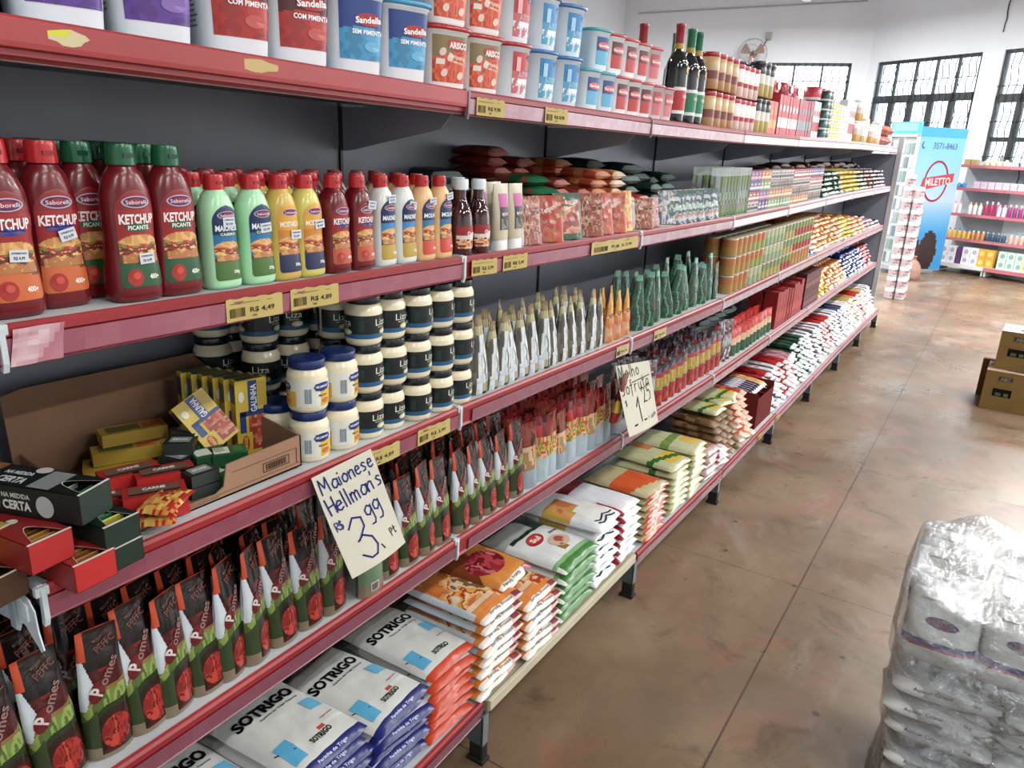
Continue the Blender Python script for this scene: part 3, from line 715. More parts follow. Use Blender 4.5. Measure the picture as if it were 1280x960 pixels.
P_CLR = simp('salad_seasoning_packet', .1, .12, .02, lambda u, v: pal(u, v, ['#b8c4c0', '#5c8070', '#64748c', '#c8cccc', '#b08c80'], 4, 3), nu=20, nv=24)
P_GST = simp('herb_sachet', .07, .2, .016, lambda u, v: '#b0bab8' if v > .85 else pal(u, v, ['#5c7c2c', '#88946c', '#6c7474', '#9aa4a0'], 4, 5), nu=6, nv=12)

# flat packets lying down with their sealed ends to the aisle
def packp(name, w, d, h, cols, endc, f=5, seed=0, mat=None, two=None):
    return Proto(name, pillow(w, d, h, lambda u, v, s: (endc if (v > .93) else (pal(u, v, cols, f, seed))), 8, 10, seed, .002, 4, 3, name=name, mat=mat or SACK))
NDL = [packp('noodle_packet', .085, .16, .032, ['#7c1c20', '#9c3a30', '#5c1418'], '#c98c80', 4, 1), packp('noodle_packet', .085, .16, .032, ['#c86a34', '#d08a50', '#b84a2c'], '#e0a888', 4, 2),
       packp('noodle_packet', .085, .16, .032, ['#c8843c', '#b85c30', '#d0a060'], '#ead8c0', 4, 3), packp('noodle_packet', .085, .16, .032, ['#a81c28', '#c83c3c', '#7c1420'], '#e8b8b4', 4, 4)]
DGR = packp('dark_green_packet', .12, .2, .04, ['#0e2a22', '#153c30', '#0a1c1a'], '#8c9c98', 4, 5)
GRN = packp('green_food_packet', .14, .2, .035, ['#14603c', '#1a7448', '#8c4a38', '#b8705c', '#14603c'], '#2c7a54', 3, 6)
CANDY = {c: packp('candy_packet', .06, .14, .028, cc, e, 4, i) for i, (c, cc, e) in enumerate([
    ('brown', ['#4a1c18', '#7c3c24', '#2c1416'], '#d8ccc8'), ('green', ['#0e4a34', '#146044', '#0a3024'], '#e0e8e4'), ('yellow', ['#c8a81c', '#b89420', '#d8c038'], '#e8dc98'),
    ('purple', ['#3a1a34', '#5c2c4c', '#241020'], '#e4dce4'), ('orange', ['#c8721c', '#d88c2c', '#b85c18'], '#f0dcc4'), ('blue', ['#1c2464', '#2c3c8c', '#141c48'], '#d4dcf0'),
    ('red', ['#a81820', '#8c1018', '#c42c2c'], '#e8c0c4'), ('white', ['#b8b8c0', '#d8d8dc', '#8c8c98'], '#eceef2'), ('rose', ['#a8707c', '#c8949c', '#8c505c'], '#ece0e4')])}
PASTA = {c: packp('pasta_packet', .075, .26, .036, cc, e, 4, i + 20) for i, (c, cc, e) in enumerate([
    ('red', ['#a8181c', '#8c1418', '#c8302c'], '#d8c8c8'), ('silver', ['#b8bcc0', '#d8dadc', '#6c7480', '#a8303c'], '#e4e6ea'), ('yellow', ['#b8a458', '#a89040', '#c8b878'], '#dcdcd4'),
    ('green', ['#0e4038', '#145044', '#5c6438'], '#c8d4d0'), ('navy', ['#141c38', '#24305c', '#5c6c8c'], '#dce0e8'), ('brown', ['#8c6c44', '#6c4e30', '#a08258'], '#947c60'), ('rose', ['#b87c84', '#c8a0a4', '#984c58'], '#e8dcdc'),
    ('orange', ['#c8502c', '#d87c50', '#b83c24'], '#e0b8a0')])}

# big flour and rice bags -------------------------------------------------------
def bagp(name, w, d, h, cf, marks=None, seed=0, nu=22, nv=28, **k):
    return Proto(name, pillow(w, d, h, cf, nu, nv, seed, .0022, 4, 4, name=name, mat=SACK, marks=marks, **k))
def sot(front, patch=True):
    # v=1 front edge, v=0 back; s=1 upper skin
    def cf(u, v, s):
        if not s and v > .8: return '#8c8c98' if v < .95 else front
        if v > (.93 if s else .93): return front if s or front == '#26307c' else '#cfc8c0'
        if v > .918 and s: return '#dfe2ea'
        if front == '#26307c' and v > .74 and u > .60 and s and v < .8: return '#c8503c' if u < .7 else '#d9dcd9'
        if (v < .16 or u < .02) : return '#b9b4aa'
        return '#ced0cc'
    def mk(g, mp):
        text(g, 'SOTRIGO', mp, 0, .205, .028, '#1c1c20', .155, .05)
        text(g, 'Farinha de Trigo Especial', mp, .02, .178, .006, '#5c5a58', .1)
        rect(g, mp, -.075, -.04, .035, .10, '#5cb0d4', 3, 6); rect(g, mp, .05, .085, .115, .155, '#6cb8d8', 3, 4)
        ribbon(g, lift2(mp), [(-.082, .085), (-.045, .065)], .003, '#24303c')
        text(g, 'SOTRIGO', mp, .012, .052, .014, '#1c1c20', .055, .04); text(g, 'Origem do Brasil', mp, .06, .085, .005, '#b85c68', .035)
        if front == '#26307c': text(g, 'Farinha de Trigo', lambda a, b: (mp(a, b)[0], mp(a, b)[1], mp(a, b)[2] + .0006), .0, .010, .006, '#cfd4ee', .08)
    return cf, mk
def lift2(mp): return lambda a, b: (lambda p: (p[0], p[1], p[2] + .0006))(mp(a, b))
c_, m_ = sot('#26307c'); P_S1 = bagp('flour_bag', .198, .29, .036, c_, m_, 1)
c_, m_ = sot('#c64408'); P_S2 = bagp('flour_bag', .182, .29, .034, c_, m_, 2)
def snack(u, v, s):
    if v > .93: return '#c9a8a0' if u > .72 else '#dcd8d0'
    if v > .88: return '#d8882c'
    if v < .05 or u < .06: return '#c2d0d8'
    if u > .82 and v > .78: return '#9c3044'
    if v > .74 and u < .62 and s: return '#e0c4a8' if (v * 40) % 1 < .5 else '#d89048'
    return pal(u, v, ['#d8802c', '#c87834', '#dca04c', '#e0c090', '#b83c20', '#d8a838', '#d8c8b4', '#8c6c34'], 5, 12)
def snm(g, mp):
    text(g, 'Farofa Pronta', mp, -.005, .012, .009, '#5c7484', .10, .01)
    rect(g, mp, .052, .088, .004, .02, '#8c2c3c', 3, 2)
P_SN = bagp('snack_mix_bag', .195, .27, .036, snack, snm, 3, nu=44, nv=48)
def salami(u, v, s):
    if v > .90: return '#9c3044' if u > .74 else '#d6d4cc'
    if ((u - .45) / .36) ** 2 + ((v - .5) / .26) ** 2 < 1: return pal(u, v, ['#9c2434', '#b84450', '#7c1c28', '#c87078'], 7, 3)
    return '#d08a2c' if u + v > .7 else '#8c4820'
P_SA = bagp('snack_mix_bag', .18, .21, .042, salami, lambda g, mp: text(g, 'Farofa Pronta', mp, -.02, .012, .010, '#3c4c54', .09), 5, nu=44, nv=44)
def rice(u, v, s):
    if v > (.90 if s else .8): return '#4c8a44' if u > .05 else '#dfe4dc'
    if v > .84 and s: return '#8cba80'
    if v < .3 and u < .7: return '#b9bcb8'
    if v < .42 and .1 < u < .95: return '#2c4a3c' if v < .34 else '#d8dcda'
    return '#dce0e0'
def ricem(g, mp):
    disc(g, mp, -.02, .165, .042, .026, '#b8262c', 22, .2); disc(g, lift2(mp), -.022, .167, .034, .019, '#cf4a42'); text(g, 'Sul', lift2(lift2(mp)), -.02, .165, .020, '#f0e8e4', .045, .03)
    disc(g, mp, .03, .105, .040, .034, '#d8bca4', 22); disc(g, lift2(mp), .035, .108, .018, .018, '#b85c50', 16); rect(g, mp, -.01, .02, .06, .09, '#a87c3c', 2, 2)
    text(g, 'Arroz', mp, .07, .155, .014, '#24384c', .045)
P_RI = bagp('rice_bag', .235, .31, .038, rice, ricem, 6, nu=36, nv=40)
def swirl(u, v, s):
    if u > .9 : return '#9c1c2c' if v > .5 else '#e0e0e0'
    if v > .55 and v < .9 and u > .3 and s: return '#dcdcd8'
    if v > .25 and v < .6 and u < .6 and s: return pal(u, v, ['#c87c3c', '#d8a060', '#c8a838'], 5, 4)
    return '#d9dddf'
def swm(g, mp):
    for k in (-.03, .0): ribbon(g, mp, [(-.05, .024 - k * .5), (-.03, .012 - k * .5), (-.01, .018 - k * .5), (.012, .026 - k * .5), (.035, .014 - k * .5), (.055, .012 - k * .5)], .006, '#1f4a3c')
P_SW = bagp('corn_flour_bag', .185, .29, .040, swirl, swm, 7, nu=34, nv=36)
P_WR2 = bagp('white_sugar_bag', .165, .28, .036, lambda u, v, s: '#9c1c2c' if v < .2 or (u < .12 and v > .6) else '#dadbe0', None, 8)
P_OR = bagp('corn_meal_bag', .20, .28, .030, lambda u, v, s: ('#d0522c' if v > .955 and s else '#c4bb90') if v > .72 + .2 * u or not s else ('#d4601e' if v > .38 else '#b8b088'), None, 9)
P_GY = bagp('popcorn_bag', .19, .27, .032, lambda u, v, s: '#bec094' if v > .88 else ('#3c7a34' if abs(v - .62 - .2 * u) < .05 else ('#d8b42c' if v > .6 and u > .3 else ('#c87c2c' if v < .4 and u > .6 else '#bcbd92'))), None, 10)
P_GY2 = bagp('cassava_flour_bag', .19, .27, .032, lambda u, v, s: '#bcb98c' if v > .9 or not s else ('#7c9a48' if abs(v - .5) < .08 else ('#d8b83c' if u > .5 and v > .62 else '#c0c49c')), None, 11)
P_BN = bagp('brown_bean_bag', .17, .27, .034, lambda u, v, s: pal(u, v, ['#8c6848', '#a07c58', '#785638'], 9, 4) if v < .88 else '#b89c98', None, 12, 14, 16)
P_RW = bagp('red_white_bag', .18, .26, .034, lambda u, v, s: '#d8d4d4' if .4 < u < .8 else '#a03040', None, 13, 12, 14)
# ------------------------------------------------------------------ top tier
def shx(L): return FX[L]
def onshelf(P, L, y, x, label, cat, grp, dzv=0, **k): return P.put((x, y, SZ(L, y) + dzv + .001), label, cat, grp, **k)
G1 = 'seasoning buckets on the top tier'
for i, y in enumerate((.33, .457, .583, .709)):
    onshelf(P_BP, 1, y, -1.072, 'large white bucket with purple label, %s from the camera end of the top tier' % ORD[i], 'bucket', G1, rz=R(-15))
for i, y in enumerate((.845, .968)):
    onshelf(P_BR, 1, y, -1.070, ['large white bucket with red chili label, beside the purple labelled one', 'large white bucket with red chili label, beside the blue labelled one'][i], 'bucket', G1, rz=R(-15 + i))
for i, y in enumerate((1.100, 1.228)):
    onshelf(P_BB, 1, y, -1.070, ['white bucket with blue label, beside the red chili bucket', 'white bucket with blue label, beside the orange spice bucket'][i], 'bucket', G1, rz=R(-14))
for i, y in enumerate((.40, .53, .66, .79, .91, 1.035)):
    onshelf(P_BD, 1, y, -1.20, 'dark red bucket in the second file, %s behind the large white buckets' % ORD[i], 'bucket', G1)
for i, y in enumerate((1.165, 1.29, 1.415)):
    onshelf(P_BB, 1, y, -1.20, 'blue labelled bucket in the second file, %s behind the front buckets' % ORD[i], 'bucket', G1)
cfg = [(1.362, P_AR, 'orange label spice bucket beside the blue labelled bucket'), (1.487, P_AR, 'orange label spice bucket beside the red garlic tub'), (1.618, P_GR, 'red labelled garlic tub with red lid'),
       (1.745, P_GB, 'blue labelled garlic tub beside the red one'), (1.872, P_GB, 'blue labelled garlic tub beside the small blue buckets')]
for y, P, lb in cfg:
    for l in range(2):
        onshelf(P, 1, y + ru(-.003, .003), -1.068, lb + [', bottom layer', ', stacked on top'][l], 'bucket', G1, l * .1205, rz=R(ru(-14, -6)))
        onshelf(P, 1, y + .01, -1.20, lb.replace('beside', 'behind and beyond') + [', rear file bottom', ', rear file top'][l], 'bucket', G1, l * .1205, rz=R(ru(-5, 5)))
ys = [1.985, 2.080, 2.172, 2.262, 2.352, 2.442, 2.532]
pr = [P_SB, P_SB, P_SR, P_SR, P_SR, P_SP, P_SP]
for i, (y, P) in enumerate(zip(ys, pr)):
    onshelf(P, 1, y, -1.056, 'small seasoning bucket, %s of the small ones, bottom layer' % ORD[i], 'bucket', 'small seasoning buckets on the top tier', 0, rz=R(ru(-16, -6)))
for i, (y, P) in enumerate(zip([2.03, 2.125, 2.22, 2.31, 2.40], [P_SB, P_SR, P_SR, P_SR, P_SP])):
    onshelf(P, 1, y, -1.058, 'small seasoning bucket, %s of the upper layer' % ORD[i], 'bucket', 'small seasoning buckets on the top tier', .105, rz=R(ru(-16, -6)))
for i, (y, P, lb) in enumerate([(2.66, P_WR, 'dark wine bottle with red foil neck, standing at the shelf front'), (2.63, P_WR, 'dark wine bottle with red foil neck, rising behind the small red buckets'), (2.775, P_WG, 'dark bottle with green foil neck, next to the red foiled bottle'), (2.86, P_WG, 'dark bottle with green foil neck, next to the red lidded jars'), (2.86, P_WG, 'dark bottle with green foil neck, in the second file')]):
    onshelf(P, 1, y, [-1.05, -1.17, -1.052, -1.055, -1.14][i], lb, 'bottle', 'wine bottles on the top tier')
# jars, tins and cartons farther along the top tier
def cyl(name, r, h, bands, lid=None, n=16):
    g = G(); prof = [(r * .93, 0), (r, .003)]; cols = [bands[0][1]]
    for z, c in bands: prof.append((r, z * h)); cols.append(c)
    prof.append((r * .9, h)); cols.append(bands[-1][1]); g.lathe(prof, cols, n); parts = []
    if lid:
        gg = G().lathe([(r * .98, h - .006), (r * 1.02, h - .004), (r * 1.02, h + .010), (r * .96, h + .012)], lid, n); parts = [('lid', gg.mesh('lid', PLASTIC))]
    return Proto(name, g.mesh(name, PRINT), parts)
YJ = cyl('spread_jar', .036, .115, [(.3, '#b88c5c'), (.55, '#8c4a40'), (1, '#c8a878')], '#b01c34')
PJ = cyl('spread_jar', .034, .11, [(.35, '#d8b8b0'), (.5, '#b83c44'), (1, '#e8dcd8')], '#c84c5c')
OB = cyl('olive_jar', .034, .13, [(.4, '#b8a45c'), (.7, '#d8d4c8'), (1, '#2c2c34')], '#303040')
GT = cyl('striped_tin', .036, .052, [(.2, '#d8e0e4'), (1, '#14564c')])
YT = cyl('yellow_tub', .036, .034, [(.5, '#e6e4da'), (1, '#d2c84a')]); WT = cyl('yellow_tub', .036, .034, [(.5, '#e8e8ea'), (1, '#c8c8cc')])
def crt(name, w, d, h, c, stripe=None):
    def mk(g, mp):
        if stripe:
            rect(g, mp, -w / 2, w / 2, h * .2, h * .45, stripe, 1, 1); disc(g, lift(mp, .0004), 0, h * .68, w * .3, h * .09, stripe, 12)
    return Proto(name, carton(w, d, h, [c] * 6, mk, name=name))
RC = crt('red_drink_carton', .06, .06, .19, '#c03844', '#e0d4d4'); RC2 = crt('red_drink_carton', .06, .06, .19, '#b04450', '#8c9098'); WC = crt('white_carton', .055, .06, .2, '#dfdfe0', '#c8404c')
OC = crt('biscuit_box', .06, .06, .15, '#d85a34', '#c89c4c'); TW = crt('white_carton', .05, .05, .26, '#d4d4d8', '#b8505c')
Y = 2.97; n = 0
seq = [(YJ, 4, .078, 2, .128, 'jar', 'red lidded amber jar'), (PJ, 4, .072, 2, .124, 'jar', 'pale jar with pink lid'), (OB, 3, .075, 2, .145, 'jar', 'dark lidded olive jar'), (OC, 3, .07, 1, .15, 'box', 'orange biscuit box'),
       (RC, 6, .066, 1, .19, 'carton', 'red drink carton'), (RC2, 5, .066, 1, .19, 'carton', 'dull red drink carton'), (WC, 3, .06, 1, .2, 'carton', 'white carton with red stripe'), (GT, 2, .08, 5, .053, 'tin', 'green striped tin')]
bandsL = []
for P, cnt, pitch, lay, lh, cat, ds in seq:
    for i in range(cnt):
        for l in range(lay):
            for f in range(2):
                onshelf(P, 1, Y + pitch * i, -1.045 - f * .085, '%s, %s in its row, %s file, %s layer' % (ds, ORD[i], FILE[f], LAY[l]), cat, ds + 's on the top tier', l * lh + (.006 if l and lay == 2 else 0), rz=R(ru(-3, 3)))
    Y += pitch * cnt + .012
# wrapped goods lying on the cartons
for i, (y, c, h) in enumerate([(4.2, '#b02c44', .20), (4.35, '#c23850', .2), (3.95, '#b83048', .2)]):
    g = G(); Body([(0, .045, .06, 3), (.03, .05, .065, 2.5), (.06, .04, .05, 2)]).mesh(g, c, 18); disc(g, lambda a, b: (.051, a, b), 0, .03, .03, .02, '#c8b8a8', 14)
    P = Proto('round_snack_pack', g.mesh('round_snack_pack', FILM)); onshelf(P, 1, y, -1.09, 'crimson round pack with beige emblem lying on the cartons, %s of three' % ORD[i], 'snack pack', 'round packs on the cartons', .192)
for P, cnt, pitch, lay, lh, cat, ds in [(YT, 4, .08, 6, .035, 'tub', 'yellow and white flat tub'), (WT, 3, .08, 6, .035, 'tub', 'white flat tub'), (TW, 6, .06, 1, .26, 'carton', 'tall slim white carton')]:
    for i in range(cnt):
        for l in range(lay):
            onshelf(P, 1, Y + pitch * i, -1.045, '%s, %s along its row, %s layer, top tier' % (ds, ORD[i], LAY[l]), cat, ds + 's on the top tier', l * lh)
            if l == lay - 1: onshelf(P, 1, Y + pitch * i, -1.13, '%s, %s along the rear file, top tier' % (ds, ORD[i]), cat, ds + 's on the top tier', 0)
    Y += pitch * cnt + .01
RPK = cyl('red_drum', .05, .07, [(.2, '#d8c8c8'), (1, '#c02c44')])
for i in range(4): onshelf(RPK, 1, 4.92 + i * .12, -1.10, 'crimson drum standing on the yellow tubs, %s of four' % ORD[i], 'drum', 'crimson drums on the tubs', .212)
mix = [cyl('spice_jar', .035, .13, [(.4, '#c89a3c'), (.7, '#c8b8b0'), (1, '#e0dcd8')], '#d8d8d4'), crt('white_packet_box', .06, .06, .13, '#d8d0d4', '#b8909c'), cyl('spice_jar', .034, .16, [(.3, '#c8b88c'), (1, '#dcdcd4')], '#c8ccb8'), crt('white_packet_box', .06, .06, .10, '#dcd8dc', '#c8404c')]
i = 0
while Y < 7.3:
    P = mix[(i // 2) % 4]
    for l in range(2 if Y < 6.4 else 1):
        onshelf(P, 1, Y, -1.05, 'pale %s toward the top tier far end, %s along, %s layer' % (['spice jar', 'packet box'][P.name != 'spice_jar'], ORD[i], LAY[l]), 'jar' if P.name == 'spice_jar' else 'box', 'pale jars and boxes at the far end of the top tier', l * .14)
    Y += .08; i += 1
BRD = Proto('bread_bag', pillow(.2, .3, .09, lambda u, v, s: pal(u, v, ['#c04048', '#d87c50', '#c88c6c', '#b82c3c'], 3, 5), 12, 12, 3, .004, name='bread_bag', mat=SACK))
for i in range(6):
    onshelf(BRD, 1, 7.42 + (i % 3) * .22, -1.02, 'orange and red snack bag, far end of top tier, %s heap, %s layer' % (ORD[i % 3], LAY[i // 3]), 'snack bag', 'snack bags at the far end', (i // 3) * .085, rz=R(ru(-10, 10)))

# ------------------------------------------------------------------ second tier
def brow(P, y, label, files, x0=-1.052, pitch=.062, stick=None, cat='bottle', grp=None, rz=0):
    for f in range(files):
        o = onshelf(P, 2, y + (ru(-.004, .004) if f else 0), x0 - pitch * f, label + ', %s file' % FILE[f], cat, grp, rz=rz + R(ru(-4, 4)) * (f > 0))
        if f == 0 and stick: s = mkobj('price_sticker', STK, o); s.location = (stick[0], stick[1], stick[2]); s.rotation_euler = (R(stick[3]), 0, 0)
gk = 'ketchup bottles on the second tier'
brow(P_KET, .472, 'large red capped ketchup bottle beside the torn rail tape', 4, stick=(.0300, .004, .078, -4), grp=gk)
brow(P_KET, .545, 'large red capped ketchup bottle, second from the rail tape', 4, x0=-1.075, stick=(.0300, .006, .098, 14), grp=gk)
brow(P_KETG, .610, 'large green capped ketchup bottle half hidden behind its neighbour', 3, x0=-1.11, grp=gk)
brow(P_KETG, .637, 'large green capped ketchup bottle standing farthest forward', 1, x0=-1.048, stick=(.030, .006, .062, 3), grp=gk)
brow(P_KETG, .708, 'large green capped ketchup bottle beside the pale green mayonnaise', 4, x0=-1.052, grp=gk)
g2 = 'small squeeze bottles on the second tier'
for P, y, lb, st in [(P_MG, .787, 'pale green mayonnaise bottle beside the large ketchup', (.0275, .002, .105, 0)), (P_MG, .857, 'pale green mayonnaise bottle beside the mustard', (.0275, .004, .093, 4)), (P_MU2, .915, 'amber mustard bottle beside the green mayonnaise', (.0275, .010, .078, 0)),
                     (P_MU, .972, 'yellow mustard bottle beside the small ketchup', (.0275, .008, .093, 6)), (P_KETS, 1.040, 'small ketchup bottle beside the yellow mustard', None), (P_KETS, 1.104, 'small ketchup bottle beside the white mayonnaise', (.0275, .012, .122, -8)),
                     (P_MW, 1.170, 'white mayonnaise bottle beside the small ketchup', (.0265, .004, .132, 4)), (P_MW, 1.234, 'white mayonnaise bottle beside the orange sauce', (.0265, .004, .118, -10)), (P_MO, 1.298, 'orange sauce bottle beside the white mayonnaise', (.0265, .006, .124, 6)), (P_MO, 1.358, 'orange sauce bottle beside the dark glass sauce', (.0265, .004, .134, 8))]:
    brow(P, y, lb, 4, stick=st, grp=g2, cat='bottle', rz=R(2))
brow(P_DK, 1.428, 'white capped dark glass sauce bottle beside the orange sauce', 2, x0=-1.045, grp=g2)
brow(P_DK, 1.497, 'white capped dark glass sauce bottle beside the cream tube', 2, x0=-1.045, grp=g2)
brow(P_TU, 1.582, 'cream squeeze tube standing on its white cap, beside the dark bottle', 2, x0=-1.04, grp=g2, cat='tube')
brow(P_TU, 1.648, 'cream squeeze tube standing on its white cap, beside the seasoning packets', 2, x0=-1.04, grp=g2, cat='tube')
gs = 'seasoning packets leaning at the front of the second tier'
for i, (P, y, lb, rz) in enumerate([(P_INV, 1.735, 'brown red seasoning packet leaning beside the cream tube', 10), (P_INO, 1.83, 'orange seasoning packet leaning beside the brown red one', -8), (P_ING, 1.945, 'green edged seasoning packet', 6), (P_INV, 2.07, 'brown red seasoning packet with white flank, beside the green edged one', -12),
                                    (P_INO, 2.165, 'orange seasoning packet past the green edged one', 4), (P_INO, 2.245, 'orange seasoning packet beside the yellow one', -6), (P_INY, 2.33, 'yellow seasoning packet standing before the noodles', 8), (P_INV, 2.46, 'white flanked seasoning packet leaning over the rail joint', -10), (P_INV, 2.56, 'brown red packet lying against the rail joint', 14)]):
    onshelf(P, 2, y, -1.04, lb, 'packet', gs, rz=R(rz - 20), ry=R(-10), sc=(1, 1, .82 if i > 6 else 1))
stacks = [(1.76, -1.10, 0, 5), (1.87, -1.22, 0, 9), (1.90, -1.12, 1, 2), (2.03, -1.10, 0, 6), (2.03, -1.24, 0, 8), (2.14, -1.09, 0, 5), (2.235, -1.08, 1, 7), (2.25, -1.22, 1, 8), (2.34, -1.07, 2, 7), (2.37, -1.2, 1, 7), (2.43, -1.07, 2, 4), (2.53, -1.06, 3, 4), (2.63, -1.06, 3, 3)]
for si, (y, x, c, n) in enumerate(stacks):
    for l in range(n):
        onshelf(NDL[c], 2, y + ru(-.008, .008), x + ru(-.012, .008), '%s noodle packet, %s stack beyond the cream tubes, %s layer' % (['maroon', 'orange', 'tan', 'crimson'][c], ORD[si], LAY[l]), 'packet', 'stacked noodle packets on the second tier', l * .0265, rz=R(ru(-7, 7)))
for l in range(3): onshelf(GRN, 2, 1.90 + l * .01, -1.06 - .03 * l, 'green printed packet on the noodle stack, %s from below' % ORD[l], 'packet', 'green packets on the second tier', .078 + l * .03, rz=R([-14, -6, 5][l]))
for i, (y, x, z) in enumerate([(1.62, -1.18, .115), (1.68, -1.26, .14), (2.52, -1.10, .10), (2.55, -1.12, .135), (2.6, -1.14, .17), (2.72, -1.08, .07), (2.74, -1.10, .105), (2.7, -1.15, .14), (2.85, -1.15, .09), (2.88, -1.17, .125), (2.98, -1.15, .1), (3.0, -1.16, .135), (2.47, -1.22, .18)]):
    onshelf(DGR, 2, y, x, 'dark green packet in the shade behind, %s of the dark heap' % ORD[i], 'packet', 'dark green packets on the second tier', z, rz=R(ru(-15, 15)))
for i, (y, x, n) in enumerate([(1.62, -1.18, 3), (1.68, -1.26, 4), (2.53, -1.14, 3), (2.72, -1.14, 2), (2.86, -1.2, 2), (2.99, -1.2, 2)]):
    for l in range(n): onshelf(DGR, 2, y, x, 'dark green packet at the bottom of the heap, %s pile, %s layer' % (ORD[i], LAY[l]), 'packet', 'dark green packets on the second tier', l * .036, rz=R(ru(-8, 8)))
for i in range(9):
    onshelf(P_CLR, 2, 2.73 + .055 * i, -1.045 - .004 * (i % 2), 'leaning salad seasoning packet, %s along the leaning row' % ORD[i], 'packet', 'leaning salad packets', rz=R(-42 + ru(-12, 12)), ry=R(-12))
for i in range(10):
    for f in range(2): onshelf(P_GST, 2, 3.24 + .042 * i, -1.05 - .08 * f, 'upright herb sachet, %s along, %s file' % (ORD[i], FILE[f]), 'sachet', 'upright herb sachets', rz=R(-34 + ru(-6, 6)))
gel = [crt('gelatin_box', .055, .075, .045, c, s) for c, s in (('#b8b0ac', '#3a3038'), ('#a83c44', '#e0d0c8'), ('#5c4c86', '#d0c0c8'), ('#8c5c8c', '#c8a0b0'), ('#7c9c7c', '#c8d0b0'), ('#b8744c', '#e0c8a0'), ('#9c8c7c', '#3c3440'))]
yy = 3.68; i = 0
while yy < 5.25:
    for l in range(4):
        onshelf(gel[((i // 3) * 2 + l) % 7 if i < 8 else (3 + l + i // 7) % 7], 2, yy, -1.03, 'small gelatin box, %s column past the herb sachets, %s layer' % (ORD[i], LAY[l]), 'box', 'gelatin boxes on the second tier', l * .0465, rz=R(ru(-2, 2)))
    yy += .0585; i += 1
def heap(L, y0, y1, kinds, lay, label, grp, P=CANDY, x=-1.02, py=.068, pz=.026, rows=2, cat='packet'):
    for q in P.values(): q.name = {2: 'candy_packet', 3: 'biscuit_packet', 4: 'wafer_packet', 5: 'pasta_packet'}[L]
    y = y0; i = 0
    while y < y1:
        kd = kinds[min(len(kinds) - 1, int((y - y0) / (y1 - y0) * len(kinds)))]
        n = lay(i) if callable(lay) else lay
        for l in range(n):
            onshelf(P[kd], L, y + ru(-.012, .012), x - .012 * l + ru(-.01, .01), '%s %s, %s column, %s layer' % (kd, label, ORD[i % 39], LAY[min(l, 11)]), cat, grp, l * pz, rz=R(ru(-12, 12)))
        if rows > 1: onshelf(P[kd], L, y, x - .14, '%s %s at the rear, %s column' % (kd, label, ORD[i % 39]), cat, grp, n * pz * .9, rz=R(ru(-14, 14)))
        y += py; i += 1
heap(2, 5.30, 8.1, ['green', 'green', 'yellow', 'yellow', 'green', 'brown', 'purple', 'purple'], lambda i: 5, 'candy packet on the second tier', 'candy packets on the second tier', py=.085, pz=.030)
for i in range(16): onshelf(CANDY['brown'], 2, 4.6 + i * .2, -1.2, 'brown packet in the upper rear of the second tier, %s along' % ORD[i], 'packet', 'brown packets at the rear of the second tier', .15 + .01 * (i % 3), rz=R(ru(-20, 20)), sc=(1, 2, 1.3))

# ------------------------------------------------------------------ third tier
T = 3
# cardboard display tray
tr = bpy.data.objects.new('display_tray', None); COL.objects.link(tr); tag(tr, 'open brown cardboard display tray holding loose bouillon boxes', 'tray')
yt0, yt1, xt0, xt1, zt = .575, .925, -1.335, -1.035, SZ(3, .75) + .001
KR = '#a8866a'; KI = '#94735a'
g = G(); g.box(xt0, xt1, yt0, yt1, zt, zt + .003, KI); mkobj('bottom', g.mesh('bottom', CARD), tr)
g = G(); g.poly([(yt0 - .01, zt), (yt1 + .05, zt), (yt1 + .05, zt + .165), (yt0 + .02, zt + .172), (yt0 - .015, zt + .165)], 0, xt0 - .003, xt0, '#94735a'); mkobj('back_flap', g.mesh('back_flap', CARD), tr)
g = G(); g.poly([(xt1, zt), (xt1, zt + .062), (xt1 - .10, zt + .075), (xt0, zt + .16), (xt0, zt)], 1, yt1 - .003, yt1, KI); mkobj('side_wall', g.mesh('side_wall', CARD), tr)
g = G(); g.poly([(xt1, zt), (xt1, zt + .012), (xt0, zt + .06), (xt0, zt)], 1, yt0, yt0 + .003, KI); mkobj('side_wall', g.mesh('side_wall', CARD), tr)
g = G(); g.poly([(yt0, zt), (yt1, zt), (yt1, zt + .062), (.76, zt + .058), (.752, zt + .02), (.735, zt + .012), (yt0, zt + .012)], 0, xt1 - .003, xt1, KR)
mp = lambda a, b: (xt1 + .0008, a, b)
def frame(y0, y1, z0, z1, w=.0014):
    for a0, a1, b0, b1 in ((y0, y1, z0, z0 + w), (y0, y1, z1 - w, z1), (y0, y0 + w, z0, z1), (y1 - w, y1, z0, z1)): rect(g, mp, a0, a1, b0, b1, '#3c2a22', 1, 1)
frame(.835, .895, zt + .016, zt + .034); barcode(g, mp, .842, .888, zt + .019, zt + .031, '#3c2a22', 14, 2)
for y0, y1, z in ((.77, .913, .040), (.58, .92, .0095), (.60, .74, .006)): rect(g, mp, y0, y1, zt + z, zt + z + .0008, '#4c382c', 1, 1)
rect(g, mp, .912, .9135, zt + .01, zt + .04, '#4c382c', 1, 1)
mkobj('front_wall', g.mesh('front_wall', CARD), tr)
